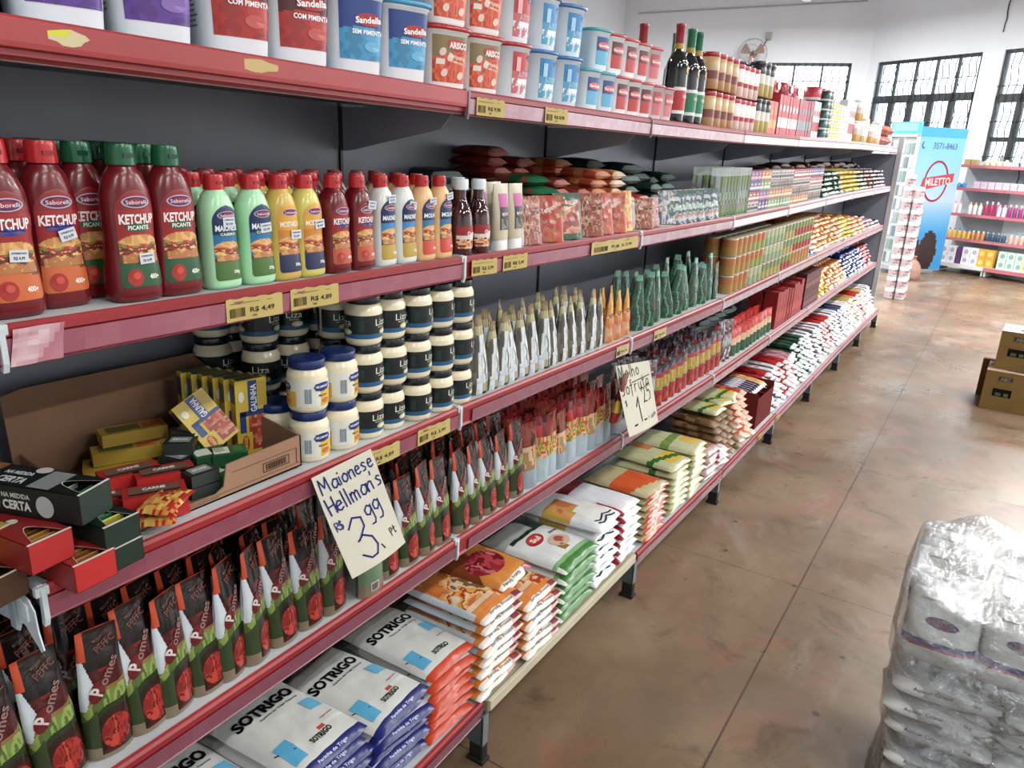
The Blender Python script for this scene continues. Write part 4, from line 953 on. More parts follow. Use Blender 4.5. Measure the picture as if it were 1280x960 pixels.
def bou(name, w, d, h, base, face, end=None, oval=None, word=None, wc='#e8e8e4'):
    g = G(); g.box(-w / 2, w / 2, -d / 2, d / 2, 0, h, [base, base, end or base, end or base, base, base], 0)
    mt = lambda a, b: (-b, a, h + .0006) if False else (a, b, h + .0006)
    for f in face: rect(g, mt, f[0] * w, f[1] * w, f[2] * d, f[3] * d, f[4], 3, 2)
    if oval: disc(g, lift2(mt), oval[0] * w, oval[1] * d, d * .30, d * .16, '#b8201c', 16, oval[2]); text(g, 'MAGGI', lift2(lift2(mt)), oval[0] * w, oval[1] * d, d * .1, '#e8c83c', d * .42, .02, oval[2])
    if word: text(g, word[0], lift2(mt), word[1] * w, word[2] * d, word[3], wc, word[4], .03, word[5])
    return Proto(name, g.mesh(name, CARTON))
# upright yellow chicken bouillon boxes
def chick():
    g = G(); w, d, h = .062, .022, .15; YL = '#c8b020'
    g.box(-d, 0, -w / 2, w / 2, 0, h, [YL, YL, '#b8a024', '#b8a024', YL, YL])
    mp = lambda a, b: (.0006, a, b)
    rect(g, mp, -.006, .012, .085, .148, '#1c4a86', 1, 1); rect(g, mp, -.024, .031, .078, .088, '#1c4a86', 1, 1); rect(g, mp, -.024, -.012, .045, .088, '#1c4a86', 1, 1)
    g.grid(8, 12, lambda u, v: (.0009, -.012 + .043 * u, .008 + .070 * v), lambda u, v: pal(u, v, ['#b8502c', '#c87850', '#a03c24', '#d09070'], 5, 3) if u > .15 else None)
    rect(g, lift(mp, .0005), -.031, -.001, .0, .045, YL, 1, 1)
    disc(g, lift(mp, .0008), -.015, .023, .0085, .018, '#c8a018', 18); disc(g, lift(mp, .001), -.015, .023, .007, .0165, '#b01c18', 18); text(g, 'MAGGI', lift(mp, .0014), -.015, .023, .006, '#e8c83c', .026, .02, pi / 2)
    text(g, 'GALINHA', lift(mp, .0006), .004, .113, .012, '#d8dce0', .055, .02, pi / 2); disc(g, lift(mp, .0006), -.02, .118, .006, .011, '#d8d4c4', 10)
    rect(g, mp, .014, .029, .095, .145, '#b8a02c', 1, 1)
    mq = lambda a, b: (-.011 + a, -w / 2 - .0006, b)
    rect(g, mq, -.011, .011, .105, .142, '#3a5060', 1, 1); rect(g, mq, -.009, .009, .045, .06, '#7c7428', 1, 1)
    g.box(-d * .9, -d * .1, -w * .4, w * .4, h, h + .0008, '#4c5430')
    return Proto('bouillon_box', g.mesh('bouillon_box', CARTON))
CB = chick(); gb = 'yellow chicken bouillon boxes standing in the tray'
for i in range(6):
    CB.put((-1.145 - .0235 * i, .905 - .006 * i, zt + .0035), 'upright yellow chicken bouillon box, %s from the tray front' % ORD[i], 'bouillon box', gb, rz=R(-14), ry=R(1))
CB.put((-1.135, .835, zt + .050), 'tilted yellow bouillon box leaning on the upright ones', 'bouillon box', gb, rz=R(-18), rx=R(28), ry=R(-28), sc=(1, 1.1, .7))
red = bou('red_bouillon_box', .11, .05, .022, '#b01c1c', [(-.4, .4, -.35, .35, '#7c5a4c'), (-.4, .4, -.3, -.2, '#c8a08c')], '#c8241c', word=('CARNE', 0, .1, .010, .04, 0))
dkg = bou('dark_bouillon_box', .06, .045, .022, '#26302c', [(-.35, .35, -.3, .3, '#8c9894')], '#3c4844', word=('ERVAS', 0, 0, .008, .03, 0))
grb = bou('green_bouillon_box', .07, .048, .024, '#14683a', [(-.45, .0, -.35, .35, '#d0d8cc'), (.1, .4, -.3, .3, '#2c8048')], '#0e5a34')
ylb = bou('yellow_bouillon_box', .13, .05, .024, '#c0a41c', [(-.4, .1, -.3, .3, '#6c7438'), (.15, .45, -.35, .35, '#c86a24')], '#b0941c', (.3, 0, 0))
gb = 'loose bouillon boxes in the tray'
lay = [(ylb, -1.26, .70, 0, 60, 'low yellow bouillon box at the back of the tray, bottom'), (ylb, -1.255, .715, .0245, 66, 'low yellow bouillon box at the back of the tray, resting on another'), (ylb, -1.24, .79, .0, 75, 'yellow bouillon box lying beside the upright ones'), (ylb, -1.25, .80, .0245, 80, 'yellow bouillon box lying on top beside the upright ones'), (ylb, -1.27, .74, .05, 72, 'topmost low yellow bouillon box against the card back'),
       (red, -1.17, .66, 0, 70, 'red bouillon box under the red pile, back of tray'), (red, -1.165, .665, .0225, 74, 'red bouillon box topmost at the back pile'), (red, -1.10, .66, 0, 80, 'red bouillon box in the middle of the tray'), (red, -1.12, .70, .0225, 68, 'red bouillon box resting across the middle pile'), (red, -1.06, .64, 0, 76, 'red bouillon box near the low tray edge'), (red, -1.15, .61, .0, 60, 'red bouillon box by the open tray side'), (red, -1.065, .645, .0225, 62, 'red bouillon box with noodle picture on the edge pile'),
       (dkg, -1.16, .755, .0, 20, 'dark green carton under the pile beside the yellow boxes'), (dkg, -1.155, .75, .0225, 12, 'dark green carton in the middle of its pile'), (dkg, -1.165, .765, .045, 40, 'topmost dark green carton beside the leaning yellow box'), (dkg, -1.075, .735, .0, 80, 'striped dark carton by the notch, bottom'), (dkg, -1.075, .735, .0225, 84, 'striped dark carton by the notch, upper'),
       (grb, -1.185, .79, .025, 30, 'green bouillon box behind the dark cartons'), (grb, -1.13, .795, .0, 65, 'green bouillon box with white label, bottom'), (grb, -1.12, .79, .0245, 72, 'green bouillon box with white label, upper'), (grb, -1.075, .775, .0, 10, 'green and yellow bouillon box behind the front wall notch'), (grb, -1.10, .815, .0245, 60, 'green and white bouillon box beside the front wall'), (dkg, -1.19, .80, .05, 15, 'dark carton on top of the green box at the back')]
for P, x, y, z, a, lb in lay: P.put((x, y, zt + .0035 + z), lb, 'bouillon box', gb, rz=R(a), sc=(.85, .9, .95))
# boxes overhanging the near corner
def openbox(name, w, d, h, base, ends, extra=None, lipc='#cfcac0'):
    """tray carton, long axis X, a torn finger notch on top, front end at x=0"""
    g = G(); t = .001
    g.box(-d, 0, -w / 2, w / 2, 0, t, base); g.box(-t, 0, -w / 2, w / 2, 0, h, ends); g.box(-d, -d + t, -w / 2, w / 2, 0, h, base)
    g.box(-d, 0, -w / 2, -w / 2 + t, 0, h, base); g.box(-d, 0, w / 2 - t, w / 2, 0, h, base)
    # top with curved notch
    n = 10; pts = [(-.004, -w / 2), (-d, -w / 2), (-d, w / 2), (-.004, w / 2), (-.004, w * .34)] + [(-.004 - .045 * sin(pi * i / n), w * .34 - w * .68 * i / n) for i in range(1, n)] + [(-.004, -w * .34)]
    g.poly([(p[0], p[1]) for p in pts], 2, h - t, h, base)
    for i in range(n):
        a = pts[4 + i]; b = pts[5 + i] if 5 + i < len(pts) else pts[-1]; g.add([(a[0], a[1], h + .0004), (b[0], b[1], h + .0004), (b[0] - .002, b[1], h + .0004), (a[0] - .002, a[1], h + .0004)], [(0, 1, 2, 3)], lipc)
    g.add([(.0004, -w / 2, h), (.0004, w / 2, h), (-.003, w / 2, h + .0006), (-.003, -w / 2, h + .0006)], [(0, 1, 2, 3)], lipc)
    if extra: extra(g, w, d, h)
    return g
def sach(cols, h=.034):
    g = G()
    for i in range(7): g.add([(-.03 - .012 * i, -.022, .004), (-.03 - .012 * i, .022, .004), (-.022 - .012 * i, .022, h), (-.022 - .012 * i, -.022, h), (-.0235 - .012 * i, -.022, h + .001), (-.0235 - .012 * i, .022, h + .001)], [(0, 1, 2, 3), (3, 2, 5, 4)], cols[i % len(cols)])
    return g
def put_open(name, w, d, h, base, ends, loc, rz, label, sc, extra=None, grp='seasoning sachet boxes at the corner'):
    o = mkobj(name, openbox(name, w, d, h, base, ends, extra).mesh(name, CARTON)); o.location = loc; o.rotation_euler = (0, 0, rz); tag(o, label, 'box', grp)
    mkobj('sachets', sach(sc).mesh('sachets', FILM), o)
def redx(g, w, d, h):
    disc(g, lambda a, b: (a, b, h + .0008), -.078, 0, .008, .007, '#d8d4cc', 12)
    text(g, 'Sazon', lambda a, b: (-d * .6 + a, -w / 2 - .0008, b), 0, h * .5, .015, '#c8b080', .05)
zs = SZ(3, .47) + .001
put_open('sachet_box', .060, .15, .040, '#9c1c1a', '#c0201c', (-.945, .478, zs), R(5), 'lower red sachet box jutting over the rail corner', ['#b8843c', '#a86a34', '#c8a04c'], redx)
put_open('sachet_box', .060, .15, .042, '#9c1c1a', '#b41e1c', (-.965, .436, zs + .041), R(7), 'upper red sachet box with brown sachets sticking out', ['#b8843c', '#c89a34', '#8c5a2c'], redx)
put_open('sachet_box', .056, .15, .034, '#18382e', '#1a3a30', (-.955, .527, zs + .0), R(6), 'lower plain dark green sachet box beside the red ones', ['#2c7a50', '#d8d8d0'])
put_open('sachet_box', .056, .15, .036, '#18382e', '#1a3a30', (-.957, .527, zs + .035), R(7), 'upper plain dark green sachet box with yellow sachets', ['#c8c23c', '#2c8a60', '#d8d8c8'])
def blk(g, w, d, h):
    mt = lambda a, b: (a, b, h + .0007)
    rect(g, mt, -.085, -.05, -w * .45, w * .45, '#8c9090', 2, 2)
    for dx_, dy_, t, s_ in ((-.125, .008, 'NA MEDIDA', .009), (-.12, -.012, 'CERTA', .016)): text(g, t, mt, dx_, dy_, s_, '#c8d4d4', .045, .03, R(0))
    disc(g, mt, -.10, .024, .012, .010, '#b8bcb8', 12); rect(g, mt, -.20, -.16, -w * .5, w * .5, '#8c6234', 4, 3)
    ms = lambda a, b: (a, -w / 2 - .0008, b)
    text(g, 'NA MEDIDA', ms, -.10, h * .70, .007, '#c8ccc8', .045, .03); text(g, 'CERTA', ms, -.10, h * .38, .013, '#d8dcd8', .045, .04)
    disc(g, ms, -.055, h * .45, .014, .016, '#b8bcb8', 18); rect(g, ms, -.20, -.15, 0, h, '#8c6234', 3, 3); text(g, '24', ms, -.135, h * .45, .018, '#a8aca8', .018, .03)
put_open('sachet_box', .058, .27, .044, '#15201c', '#1a3a30', (-.968, .502, zs + .084), R(20), 'black lettered sachet box lying on top of the others', ['#2c7a50', '#1c3028', '#b8bcb4'], blk)
ybx = openbox('sachet_box', .06, .15, .04, '#b8a42c', '#b8a42c'); o = mkobj('sachet_box', ybx.mesh('sachet_box', CARTON)); o.location = (-1.03, .395, zs + .044); o.rotation_euler = (0, 0, R(14)); tag(o, 'yellow sachet box mostly hidden beneath the black lettered box', 'box', 'seasoning sachet boxes at the corner')
brb = openbox('sachet_box', .06, .15, .040, '#5c3c24', '#5c3c24'); o = mkobj('sachet_box', brb.mesh('sachet_box', CARTON)); o.location = (-.99, .385, zs); o.rotation_euler = (0, 0, R(10)); tag(o, 'brown sachet box under the yellow one at the corner', 'box', 'seasoning sachet boxes at the corner')
nd = Proto('noodle_sachet', pillow(.06, .09, .016, lambda u, v, s: pal(u, v, ['#b8301c', '#c88a34', '#d8b44c', '#a8201c'], 5, 2), 12, 12, 3, .002, name='noodle_sachet'))
for i, (x, y, z, a) in enumerate([(-1.0, .600, 0, -40), (-1.005, .60, .018, -60), (-1.01, .565, .014, 20)]): nd.put((x, y, zt + .014 + z), 'red and yellow sachet spilling by the green box, %s of three' % ORD[i], 'sachet', 'spilled sachets', rz=R(a))
# jars
gj = 'mayonnaise jars on the third tier'
for i, y in enumerate((.972, 1.053)):
    for l in range(2):
        onshelf(P_HE, 3, y, -1.062, 'blue lidded mayonnaise jar %s, %s layer' % (['beside the card tray', 'beside the dark lidded jars'][i], LAY[l]), 'jar', gj, l * .1012, rz=R(-20 + 12 * i + l * 5))
        if l == 0: onshelf(P_HE, 3, y - .01, -1.142, 'blue lidded mayonnaise jar in the second file, %s' % ['behind the card tray corner', 'behind the two high pair'][i], 'jar', gj, 0, rz=R(-60))
for i, y in enumerate((1.131, 1.205, 1.283, 1.362, 1.440)):
    for l in range(3):
        onshelf(P_LZ, 3, y + ru(-.002, .002), (-1.066 if i < 2 else -1.055) + ru(-.003, .003), 'dark label mayonnaise jar, %s column from the blue lidded jars, %s layer' % (ORD[i], LAY[l]), 'jar', gj, l * .1012, rz=R([-8, -6, 2, 8, 4][i] + ru(-9, 9)))
        if i < 4: onshelf(P_LZ, 3, y, -1.142, 'dark label mayonnaise jar in the second file, %s column, %s layer' % (ORD[i], LAY[l]), 'jar', gj, l * .1012, rz=R(ru(-90, 90)))
for i, (y, x, n) in enumerate([(1.0, -1.225, 3), (1.08, -1.225, 3), (1.16, -1.222, 3), (.93, -1.30, 3), (1.01, -1.305, 3), (1.09, -1.305, 2)]):
    if i == 3: y = .965
    for l in range(n): onshelf(P_LZ, 3, y, x - (.03 if i > 2 else 0), 'shaded dark label jar in the rear, %s column, %s layer' % (ORD[i], LAY[l]), 'jar', gj, l * .1012, rz=R(ru(-90, 90)))
# pouches
ys = [1.525, 1.575, 1.628, 1.68, 1.733, 1.787, 1.842, 1.90, 1.958, 2.018, 2.08, 2.142, 2.2]
for i, y in enumerate(ys):
    for f in range(2): onshelf(P_MY, 3, y + ru(-.004, .004) + .008 * f, -1.052 - .065 * f, 'pale mayonnaise pouch, %s after the jars, %s file' % (ORD[i], FILE[f]), 'pouch', 'pale mayonnaise pouches', rz=R(0 + ru(-24, 18)), rx=R(ru(-4, 4)), ry=R(ru(-4, 2)), sc=(1, 1, ru(.90, 1.08)))
for i, y in enumerate((2.27, 2.335, 2.40)):
    for f in range(2): onshelf(P_ORP, 3, y, -1.045 - .06 * f, 'orange sauce pouch, %s of the orange trio, %s file' % (ORD[i], FILE[f]), 'pouch', 'orange sauce pouches', rz=R(8 + ru(-5, 5)))
for i in range(9):
    for f in range(2): onshelf(P_GRP, 3, 2.50 + .095 * i + ru(-.01, .01), -1.055 - .09 * f, 'green refill pouch, %s beyond the orange pouches, %s file' % (ORD[i], FILE[f]), 'pouch', 'green refill pouches', rz=R(ru(-45, 0)), rx=R(ru(-6, 6)), sc=(1, 1, ru(.85, 1.1)))
onshelf(P_SLV, 3, 3.34, -1.04, 'silver and dark green pouch beside the canned corn', 'pouch', 'silver and green pouches', rz=R(10))
onshelf(P_SLV, 3, 3.26, -1.10, 'silver and dark green pouch half hidden among green pouches', 'pouch', 'silver and green pouches', rz=R(-20))
tins = [cyl('food_tin', .037, .083, [(.06, '#a89c84'), (.5, a), (.92, b_), (1, '#b0a68c')], None, 18) for a, b_ in (('#a8842c', '#b0702c'), ('#8c9c44', '#b8702c'), ('#8ca080', '#a8b088'), ('#a89a4c', '#7c8c5c'), ('#a8302c', '#7c8c3c'))]
i = 0; y = 3.50
while y < 5.05:
    k = 0 if i < 4 else (1 if i < 7 else (2 if i < 12 else (3 if i < 15 else 4)))
    for l in range(3):
        for f in range(2 if i < 12 else 1): onshelf(tins[(k + (1 if l == 0 and k else 0)) % 5], 3, y, -1.045 - .078 * f, 'food tin, %s column beyond the green pouches, %s file, %s layer' % (ORD[i], FILE[f], LAY[l]), 'tin', 'food tins on the third tier', l * .0845, rz=R(ru(0, 90)))
    y += .0775; i += 1
heap(3, 5.10, 5.45, ['blue', 'white'], 3, 'packet by the tins on the third tier', 'packets on the third tier')
heap(3, 5.35, 8.1, ['orange', 'orange', 'orange', 'yellow', 'orange', 'orange', 'rose', 'purple'], lambda i: 8 - i // 5, 'packet on the third tier', 'packets on the third tier', pz=.028, py=.08)
for i in range(4): onshelf(NDL[1], 3, 5.2 + .12 * i, -1.15, 'large orange packet topping the third tier heap, %s along' % ORD[i], 'packet', 'packets on the third tier', .17, rz=R(ru(-20, 20)), sc=(1.2, 1.4, 1.5))

# ------------------------------------------------------------------ fourth tier
ys = [.30, .366, .440, .512, .580, .632, .695, .745, .803, .869, .936, 1.002, 1.175, 1.249, 1.316, 1.374, 1.458, 1.523, 1.587, 1.651, 1.722]
ang = [-4, 6, -2, -6, 4, 16, 0, 20, 24, 4, 0, 8, 4, 0, 14, 2, 8, 16, 4, 10, 0]
for i, y in enumerate(ys):
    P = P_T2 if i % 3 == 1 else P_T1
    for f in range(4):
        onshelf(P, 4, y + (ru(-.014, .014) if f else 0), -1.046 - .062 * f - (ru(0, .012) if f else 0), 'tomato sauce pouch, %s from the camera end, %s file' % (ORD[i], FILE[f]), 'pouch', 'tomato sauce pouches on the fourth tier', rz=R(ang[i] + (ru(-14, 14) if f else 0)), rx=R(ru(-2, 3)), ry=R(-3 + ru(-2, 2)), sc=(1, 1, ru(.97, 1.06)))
# the pouch turned round under the handwritten sign
g = pouch(.085, .14, .05, lambda u, v: '#c8501c' if v > .62 else ('#8c3c20' if v > .48 else ('#6c8a6c' if v > .2 else '#8a7c68')), 12, 14, 9, name='tomato_sauce_pouch', marks=lambda g, mp: (rect(g, mp, -.02, .005, .012, .032, '#c8c4bc', 2, 2), barcode(g, lift(mp, .0005), -.018, .003, .014, .030, '#3c3430', 8, 4)))
Proto('tomato_sauce_pouch', g).put((-1.03, 1.10, SZ(4, 1.1) + .001), 'tomato pouch showing its barcode side below the mayonnaise price sign', 'pouch', 'tomato sauce pouches on the fourth tier', rz=R(6))
for i in range(10):
    for f in range(3): onshelf(P_FD if i % 3 else P_FD2, 4, 1.79 + .0645 * i, -1.045 - .065 * f, 'sauce pouch with food picture over a pale base, %s of its row, %s file' % (ORD[i], FILE[f]), 'pouch', 'food picture pouches on the fourth tier', rz=R(ru(-24, 8)), rx=R(ru(-3, 3)), sc=(1, 1, ru(.94, 1.04)))
for i in range(3):
    for f in range(2): onshelf(P_SIL, 4, 2.58 + .055 * i, -1.05 - .08 * f, 'silvery seasoning pouch beyond the fruit sauce sign, %s of three, %s file' % (ORD[i], FILE[f]), 'pouch', 'silvery pouches on the fourth tier', rz=R(-30))
for i in range(11):
    for f in range(3): onshelf(P_RY, 4, 2.76 + .075 * i, -1.045 - .07 * f, 'red and yellow tomato paste pouch, %s of its row, %s file' % (ORD[i], FILE[f]), 'pouch', 'red and yellow paste pouches', rz=R(ru(-35, 0)), sc=(1, 1, ru(.95, 1.1)))
for i in range(2): onshelf(P_SIL, 4, 3.60 + .06 * i, -1.05, 'silvery pouch between the red rows, %s of two' % ORD[i], 'pouch', 'silvery pouches on the fourth tier', rz=R(-30))
for i in range(10):
    for f in range(2): onshelf(P_RG, 4, 3.75 + .073 * i, -1.045 - .07 * f, 'paste pouch with green foot and red head, %s of its row, %s file' % (ORD[i], FILE[f]), 'pouch', 'green and red paste pouches', rz=R(ru(-35, -5)), sc=(1, 1, .95))
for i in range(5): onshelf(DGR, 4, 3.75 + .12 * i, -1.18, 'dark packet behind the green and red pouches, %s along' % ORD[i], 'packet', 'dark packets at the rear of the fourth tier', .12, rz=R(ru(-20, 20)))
RBX = crt('tall_red_packet', .06, .08, .21, '#9c1a20', '#b83030'); MBX = crt('maroon_carton', .06, .07, .115, '#5c1c28', '#8c4c54')
for i in range(10):
    for f in range(2): onshelf(RBX, 4, 4.52 + .064 * i, -1.02 - .09 * f, 'tall red packet, %s of its row, %s file, fourth tier' % (ORD[i], FILE[f]), 'packet', 'tall red packets', rz=R(ru(-4, 4)), sc=(1, 1, ru(.9, 1.05)))
for i in range(7):
    for l in range(2): onshelf(MBX, 4, 5.22 + .064 * i, -1.02, 'maroon carton, %s of its row, %s layer, fourth tier' % (ORD[i], LAY[l]), 'carton', 'maroon cartons', l * .117)
heap(4, 5.72, 6.75, ['yellow', 'orange', 'orange'], 6, 'packet on the fourth tier', 'packets on the fourth tier', py=.09)
heap(4, 6.8, 8.1, ['blue', 'blue', 'red'], 7, 'packet on the fourth tier', 'packets on the fourth tier', py=.095)

# ------------------------------------------------------------------ bottom tier
def stack(P, y, n, pitch, x, desc, cat, grp, jit=.006, top=None, lean=0, ja=3):
    for l in range(n):
        o = onshelf(P, 5, y + ru(-jit, jit), x + ru(-jit, jit), '%s, %s of its stack' % (desc, (LAY[l] if l < n - 1 else 'topmost')), cat, grp, l * pitch, rz=R(ru(-ja, ja)), ry=R(lean * l / n))
gf = 'flour and meal bags on the bottom tier'
stack(P_S1, .46, 7, .030, -.925, 'blue edged white flour bag in the stack at the camera end', 'flour bag', gf, ja=4, jit=.010)
stack(P_S1, .665, 7, .030, -.925, 'blue edged white flour bag in the second stack', 'flour bag', gf, ja=4, jit=.010)
stack(P_S1, .880, 8, .029, -.918, 'blue edged white flour bag in the third stack', 'flour bag', gf, ja=4, jit=.010)
stack(P_S1, 1.085, 7, .028, -.915, 'blue edged white flour bag beside the orange edged ones', 'flour bag', gf, ja=9, jit=.012)
stack(P_S2, 1.272, 7, .029, -.918, 'orange edged white flour bag', 'flour bag', gf, ja=4)
stack(P_SN, 1.475, 8, .0325, -.905, 'orange snack mix bag beside the orange edged flour', 'snack mix bag', gf, ja=3)
stack(P_SN, 1.685, 6, .0315, -.902, 'orange snack mix bag beside the rice', 'snack mix bag', gf, ja=3)
onshelf(P_SA, 5, 1.600, -.945, 'snack mix bag with sliced salami picture, lying across two stacks', 'snack mix bag', gf, .235, rz=R(6), ry=R(4))
stack(P_RI, 1.915, 6, .034, -.905, 'green edged white rice bag', 'rice bag', gf, ja=2)
stack(P_SW, 2.13, 7, .0345, -.915, 'white corn flour bag with dark green swirl', 'flour bag', gf, ja=4)
stack(P_WR2, 2.32, 7, .031, -.915, 'white and crimson sugar bag', 'sugar bag', gf, ja=4)
stack(P_OR, 2.545, 8, .025, -.905, 'cream corn meal bag with orange edge', 'corn meal bag', gf, ja=3)
stack(P_GY, 2.80, 8, .027, -.91, 'cream bag with green stripe and yellow panel, near stack', 'meal bag', gf, ja=5)
stack(P_GY2, 3.01, 8, .028, -.91, 'cream and green cassava flour bag, far stack', 'meal bag', gf, ja=5)
stack(P_BN, 3.20, 5, .030, -.905, 'tan bean bag beyond the cream bags', 'bean bag', gf, ja=5)
stack(P_RW, 3.38, 3, .030, -.905, 'red and white bag before the brown pasta', 'bag', gf, ja=8)
heapP = lambda y0, y1, kinds, n, lb, x=-.91, py=.078: heap(5, y0, y1, kinds, n, lb, 'long pasta packets on the bottom tier', PASTA, x=x, py=py, pz=.033, rows=1, cat='pasta packet')
heapP(3.42, 3.72, ['brown'], 6, 'long packet with wrinkled sides')
heapP(3.74, 3.95, ['orange', 'orange'], 7, 'long packet before the display box')
for i in range(3): onshelf(P_GY, 5, 3.5 + .11 * i, -.98, 'colourful meal bag lying on the brown packets, %s along' % ORD[i], 'meal bag', gf, .21 + .01 * i, rz=R(ru(-25, 25)), sc=(.8, .8, 1))
# display box with diagonal sachets
g = G(); x0, x1, y0, y1, z0, z1 = -1.2, -.93, 3.98, 4.30, SZ(5, 4.1) + .001, SZ(5, 4.1) + .20
for a in ((x0, x1, y0, y1, z0, z0 + .003), (x0, x1, y0, y0 + .003, z0, z1), (x0, x1, y1 - .003, y1, z0, z1), (x0, x0 + .003, y0, y1, z0, z1), (x1 - .003, x1, y0, y1, z0, z1 - .03)): g.box(*a, '#7c2c28')
o = mkobj('display_box', g.mesh('display_box', CARD)); tag(o, 'dark red display box holding slanting striped packs', 'display box')
sp = packp('striped_pack', .03, .2, .03, ['#3a1c4c', '#d8d4dc', '#3a1c4c'], '#e4e0e4', 3, 8); spy = packp('striped_pack', .03, .2, .03, ['#d0a058', '#e0c080', '#b88840'], '#e8d8b8', 3, 9)
for i in range(8): (sp if i < 6 else spy).put((-.965, 4.01 + .036 * i, z1 - .035), '%s slim pack slanting in the dark red display box, %s along' % ('purple and white' if i < 6 else 'golden', ORD[i]), 'pack', 'slim packs in the display box', rz=R(10), ry=R(8))
heapP(4.34, 5.0, ['red', 'silver', 'red', 'rose'], 6, 'long packet beyond the display box', x=-.92, py=.09)
heapP(5.05, 5.6, ['green', 'green', 'silver'], 7, 'long packet in the middle of the run', x=-.92, py=.095)
heapP(5.65, 8.1, ['silver', 'red', 'silver', 'navy', 'silver', 'yellow', 'red', 'yellow', 'silver'], 7, 'long packet toward the far end', x=-.92, py=.10)

# ------------------------------------------------------------------ handwritten signs
HW = {'M': [[(0, 0), (.05, 1), (.35, .35), (.62, 1), (.7, 0)]], 'a': [[(.5, .5), (.25, .6), (.03, .35), (.05, .08), (.25, 0), (.48, .2), (.5, .55)], [(.5, .55), (.5, .12), (.58, 0)]], 'i': [[(.1, .55), (.1, .02)], [(.1, .78), (.11, .84)]],
      'o': [[(.28, .58), (.05, .4), (.05, .12), (.25, 0), (.45, .15), (.48, .42), (.28, .58)]], 'n': [[(.02, .55), (.04, 0)], [(.04, .35), (.25, .56), (.42, .5), (.44, 0)]], 'e': [[(.04, .3), (.42, .36), (.38, .54), (.2, .58), (.04, .38), (.06, .1), (.25, 0), (.45, .1)]],
      's': [[(.4, .5), (.2, .58), (.06, .45), (.35, .2), (.3, .04), (.05, .02)]], 'H': [[(.02, 1), (.06, 0)], [(.5, 1), (.5, 0)], [(.04, .5), (.5, .52)]], 'l': [[(.08, 1), (.1, 0)]], 'm': [[(.02, .55), (.03, 0)], [(.03, .38), (.18, .56), (.3, .48), (.31, 0)], [(.31, .38), (.46, .56), (.58, .48), (.6, 0)]],
      "'": [[(.06, 1.05), (.02, .85)]], 'R': [[(.04, 0), (.04, 1), (.4, .95), (.42, .6), (.05, .5), (.5, 0)]], '$': [[(.45, .85), (.1, .85), (.08, .55), (.45, .42), (.4, .1), (.03, .1)], [(.26, 1.05), (.26, -.08)]],
      '3': [[(.0, .78), (.2, 1.0), (.45, .92), (.45, .68), (.18, .42), (.12, .40), (.3, .5), (.55, .35), (.62, .1), (.5, -.1), (.3, -.12), (.08, .05)]], ',': [[(.1, .18), (.22, -.08)]], '9': [[(.5, .85), (.3, 1.0), (.08, .85), (.08, .6), (.28, .5), (.48, .7), (.52, .95), (.5, .2), (.38, 0), (.15, .02)]],
      'P': [[(.05, 0), (.05, 1), (.4, .95), (.42, .6), (.06, .48)]], 't': [[(.25, 1), (.22, 0), (.4, .02)], [(.02, .62), (.5, .66)]], 'h': [[(.05, 1), (.05, 0)], [(.05, .35), (.25, .55), (.42, .45), (.42, 0)]], 'f': [[(.4, .95), (.22, .95), (.18, .1), (.1, -.25)], [(.0, .55), (.4, .58)]],
      'r': [[(.05, .55), (.06, 0)], [(.06, .35), (.2, .54), (.38, .52)]], 'u': [[(.04, .55), (.06, .08), (.25, 0), (.42, .15), (.44, .55)], [(.44, .55), (.46, 0)]], '1': [[(-.12, .62), (.12, 1), (.14, 0)]], '2': [[(.05, .8), (.25, 1), (.48, .85), (.4, .5), (.05, .05), (.2, .1), (.55, .02)]],
      '5': [[(.5, 1), (.14, .98), (.1, .58), (.35, .62), (.5, .4), (.42, .08), (.1, .0)]], 'S': [[(.45, .85), (.25, 1), (.05, .8), (.4, .4), (.35, .08), (.05, .05)]], 'c': [[(.4, .48), (.2, .58), (.04, .35), (.08, .08), (.4, .04)]]}
def hand(g, mp, t, a, b, h, w, col, rot=0, adv=.62):
    x = 0; c, s = cos(rot), sin(rot)
    for ch in t:
        if ch == ' ': x += .5; continue
        for st in HW[ch]:
            ribbon(g, mp, [(a + ((px_ + x) * c - py_ * s) * h, b + ((px_ + x) * s + py_ * c) * h) for px_, py_ in st], w, col)
        x += {'M': .95, 'm': .82, 'i': .3, 'l': .3, "'": .25, ',': .35}.get(ch, adv)
def sheet(name, TL, TR, BR, BL, draw, label, cut=None):
    from mathutils import Vector as Ve
    TL, TR, BR, BL = map(Ve, (TL, TR, BR, BL)); n = ((TR - TL).cross(BL - TL)).normalized(); n = n if n.x > 0 else -n
    w = (TR - TL).length; h = (BL - TL).length
    def S(u, v, off=0):
        p = TL.lerp(TR, u).lerp(BL.lerp(BR, u), 1 - v) + n * (.010 * sin(pi * u) * (1 - v) + .012 * (1 - v) ** 2 * (1 - u) + off); return tuple(p)
    g = G(); g.grid(14, 14, lambda u, v: S(u, v), lambda u, v: '#c6c4b4'); g.grid(4, 4, lambda u, v: S(1 - u, v, -.0006), '#b0ac9c')
    mp = lambda a, b: S(a / w, b / h, .0010)
    draw(g, mp, w, h)
    o = mkobj(name, g.mesh(name, PAPER)); tag(o, label, 'sign')
    
